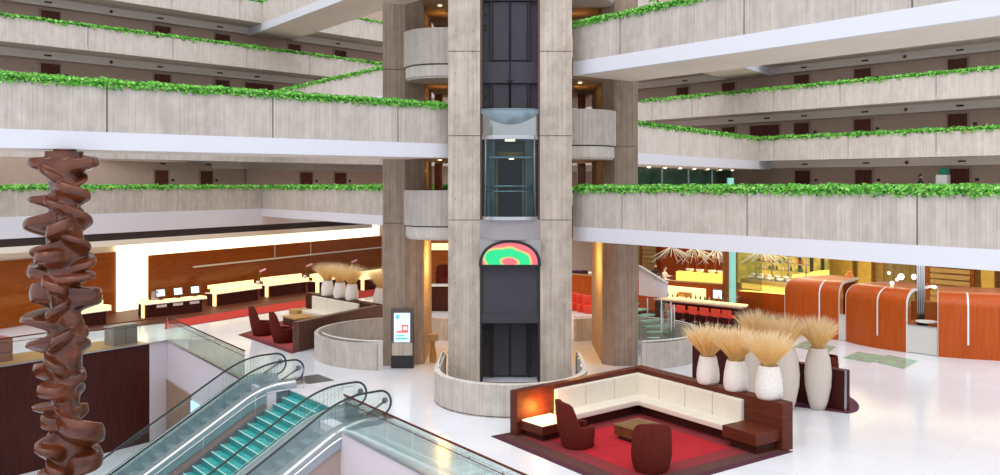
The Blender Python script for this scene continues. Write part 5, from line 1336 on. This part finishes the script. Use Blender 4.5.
g = MB(); g.wall(arcpts(4.6, 37.55, 2.3, -50, 75, 24), .05, 2.0, .02); g.build('glass_guard', 'glassg', t)
m = MB()
for i in range(7):
    a = math.radians(-50+i*20); m.tube([(4.6+2.3*math.cos(a), 37.55+2.3*math.sin(a), .0), (4.6+2.3*math.cos(a), 37.55+2.3*math.sin(a), 2.1)], .03, 6)
m.build('posts', 'steel', t)
m = MB()
for i in range(10):
    a0 = math.radians(-40+i*11); a1 = math.radians(-40+(i+1)*11); z_ = .2*i
    m.prism([(4.6+r*math.cos(a), 37.55+r*math.sin(a)) for r, a in ((1.2, a0), (2.2, a0), (2.2, a1), (1.2, a1))], z_, z_+.06)
m.build('treads', 'greenglass', t)
# objects behind the tower at the left: dark desk and lit shelf
t = thing('concierge_desk', 'dark desk seen between the left rear pier and the tower', 'desk', PD(441, 50, 0), 0)
m = MB(); m.box(-.9, .9, 0, .7, 0, 1.4); m.build('body', 'brown', t, .01); m = MB(); m.box(-1, 1, -.05, .75, 1.4, 1.47); m.build('top', 'ceramic', t)
a_ = tub_chair('maroon high-backed chair behind the desk between pier and tower', PD(443, 51.6, 1.25), 0, 'tower chairs')
m = MB(); p = PD(441, 52); m.box(p.x-1.2, p.x+1.2, 51.2, 53, 0, 1.25); struct(m.build('floor_raised_lobby', 'woodfloor'))
t = thing('lit_shelf', 'glowing wall shelf seen between the left rear pier and the tower', 'shelf', PD(441, 56, 3.0), 0)
m = MB(); m.box(-1.2, 1.2, 0, .5, 0, .4); m.build('lit_box', 'glowcream', t); m = MB(); m.box(-1.3, 1.3, 0, .6, -.08, 0); m.build('board', 'brown', t); m = MB(); m.box(-1.3, -1.2, .3, .6, -3.0, 0); m.box(1.2, 1.3, .3, .6, -3.0, 0); m.build('support', 'brown', t)
# far wall closing the view behind the tower
mb = MB(); mb.box(-14, 12, 72, 72.3, 0, 24); struct(mb.build('wall_rear', 'corr'))
mb = MB(); mb.box(-8, 1, 62, 62.2, 0, 5); struct(mb.build('wall_rear_lobby', 'amberwood'))
# glazed lounge on the first floor beyond the right pier
ga, gb = on_line(QC+nbK*3.2, Ke+nbK*3.2, 752), on_line(QC+nbK*3.2, Ke+nbK*3.2, 632)
gd = (gb-ga).normalized(); L = (gb-ga).length
m = MB(); m.prism([ga.xy, gb.xy, (gb+nbK*.04).xy, (ga+nbK*.04).xy], T[1]-FL, T[2]-HB); struct(m.build('window_lounge', mat('dark_green_glazing', (.03, .09, .06), .12, var=.5, scale=(.5, .5, .5))))
m = MB(); 
for i in range(6): p = ga+gd*(L*i/5); m.box(p.x-.05, p.x+.05, p.y-.1, p.y, T[1]-FL, T[2]-HB)
struct(m.build('trim_lounge_mullions', 'steeld'))
for i in range(9):
    p = ga+gd*(L*(i+.5)/9)-nbK*.5; m = MB(); m.lathe([(.09, 0), (.09, .04)], 10); o = m.build('downlight', 'lamp'); o.location = (p.x, p.y, T[2]-HB-.03)
    tag(o, 'small downlight, %s from the right, over the glazed lounge' % ORD[i], 'ceiling light', 'lounge downlights')
mb = MB(); p = PD(731, 44); mb.box(p.x-.14, p.x+.14, p.y, p.y+.25, T[1]-FL-.2, 7.45); struct(mb.build('column_teal_glass', 'teal'))

# ------------------------------------------------------------------ people
def person(name_label, loc, rz, pose, top='shirt', bottom='darkcloth', group=None):
    t = thing('person', name_label, 'person', loc, rz, group)
    # skeleton (local, facing -y)
    if pose == 'sit': hip = .5; J = {'pel': (0, 0, .52), 'ch': (0, -.03, .86), 'nk': (0, -.04, 1.06), 'hd': (0, -.07, 1.22), 'kL': (-.1, -.45, .5), 'fL': (-.1, -.42, .06), 'kR': (.1, -.45, .5), 'fR': (.1, -.42, .06), 'tL': (-.1, -.58, .03), 'tR': (.1, -.58, .03), 'eL': (-.25, -.12, .78), 'hL': (-.16, -.38, .78), 'eR': (.25, -.12, .78), 'hR': (.16, -.38, .78)}
    else: J = {'pel': (0, 0, .95), 'ch': (0, 0, 1.30), 'nk': (0, 0, 1.50), 'hd': (0, -.02, 1.64), 'kL': (-.1, -.02, .5), 'fL': (-.1, .02, .08), 'kR': (.1, -.02, .5), 'fR': (.1, .02, .08), 'tL': (-.1, -.12, .03), 'tR': (.1, -.12, .03), 'eL': (-.26, .0, 1.14), 'hL': (-.24, -.16, .92), 'eR': (.26, .0, 1.14), 'hR': (.24, -.16, .92)}
    shz = J['ch'][2]+.12
    J['sL'] = (-.18, J['ch'][1], shz); J['sR'] = (.18, J['ch'][1], shz)
    names = list(J); E = [('pel', 'ch'), ('ch', 'nk'), ('nk', 'hd'), ('pel', 'kL'), ('kL', 'fL'), ('fL', 'tL'), ('pel', 'kR'), ('kR', 'fR'), ('fR', 'tR'), ('ch', 'sL'), ('sL', 'eL'), ('eL', 'hL'), ('ch', 'sR'), ('sR', 'eR'), ('eR', 'hR')]
    R = {'pel': .14, 'ch': .15, 'nk': .055, 'hd': .10, 'kL': .07, 'fL': .045, 'kR': .07, 'fR': .045, 'tL': .035, 'tR': .035, 'eL': .045, 'hL': .03, 'eR': .045, 'hR': .03, 'sL': .06, 'sR': .06}
    me = bpy.data.meshes.new('body'); me.from_pydata([J[n] for n in names], [(names.index(a), names.index(b)) for a, b in E], [])
    o = bpy.data.objects.new('body', me); C.objects.link(o); o.parent = t; me.materials.append(M[top])
    sk = o.modifiers.new('skin', 'SKIN'); 
    for i, n in enumerate(names): me.skin_vertices[0].data[i].radius = (R[n], R[n]*(.75 if n in ('ch', 'pel') else 1)); me.skin_vertices[0].data[i].use_root = (n == 'pel')
    o.modifiers.new('s', 'SUBSURF').render_levels = 1
    h = J['hd']; m = MB(); m.ball((h[0], h[1], h[2]+.02), .105, 0, 14, (.85, .95, 1.15)); m.ball((h[0], h[1]-.1, h[2]), .02, 0, 6)
    for s in (-1, 1):
        m.ball((h[0]+.09*s, h[1], h[2]), .022, 0, 6)
        hp = J['hL' if s < 0 else 'hR']
        m.ball((hp[0], hp[1]-.05, hp[2]), .04, 0, 8, (.8, 1.1, .5))
        for k in range(4): m.tube([(hp[0]-.024+.016*k, hp[1]-.08, hp[2]), (hp[0]-.024+.016*k, hp[1]-.14, hp[2]-.01)], .008, 5)
        m.tube([(hp[0]-.03*s, hp[1]-.04, hp[2]), (hp[0]-.055*s, hp[1]-.085, hp[2])], .009, 5)
    m.build('skin', 'skin', t)
    m = MB(); m.ball((h[0], h[1]+.02, h[2]+.05), .112, 0, 14, (.88, .95, 1.0)); m.build('hair', 'hair', t)
    return t
person('person in white shirt and dark trousers sitting at the terrace table right of the pier', PD(664, 53.0, .9), .9, 'sit')
seat_block('dining_chair', 'dark chair under the person in the white shirt', tuple(PD(664, 53.0, .9)+V2(.30*math.sin(.9)*-1, .30*math.cos(.9))), .9, .5, .42, .9, 'purple', 'chair')
person('person in dark clothes sitting behind the terrace table', PD(655, 54.4, .9), .1, 'sit', top='darkcloth')
seat_block('dining_chair', 'dark chair under the person in dark clothes', tuple(PD(655, 54.4, .9)+V2(-.03, .30)), .1, .5, .42, .9, 'purple', 'chair')
cor = on_line(Q0+nbQ*1.35, Q1x+nbQ*1.35, 920.5); zf = T[1]-FL
person('dark-haired person standing in the first gallery corridor, only the head showing above the ivy', (cor.x, cor.y, zf), .6, 'stand', top='darkcloth')
cor = on_line(Q0+nbQ*1.25, Q1x+nbQ*1.25, 943)
t = thing('housekeeping_cart', 'white cart topped with green cloth in the first gallery corridor beside a door', 'cart', (cor.x, cor.y, zf), ang(dQ))
m = MB(); m.box(-.3, .3, -.22, .22, .15, 1.75); m.build('body', 'ceramic', t, .02)
m = MB(); m.ball((.05, 0, 1.9), .28, 0, 12, (1, .7, .9)); m.build('green_cloth', mat('green_cloth', (.02, .25, .18), .8), t)
for sx in (-1, 1):
    for sy in (-1, 1): m = MB(); m.lathe([(.001, -.03), (.075, -.03), (.075, .03), (.001, .03)], 12, 0, Matrix.Translation((.24*sx, .18*sy, .075)) @ Matrix.Rotation(PI/2, 4, 'X')); m.build('wheel', 'blk', t)
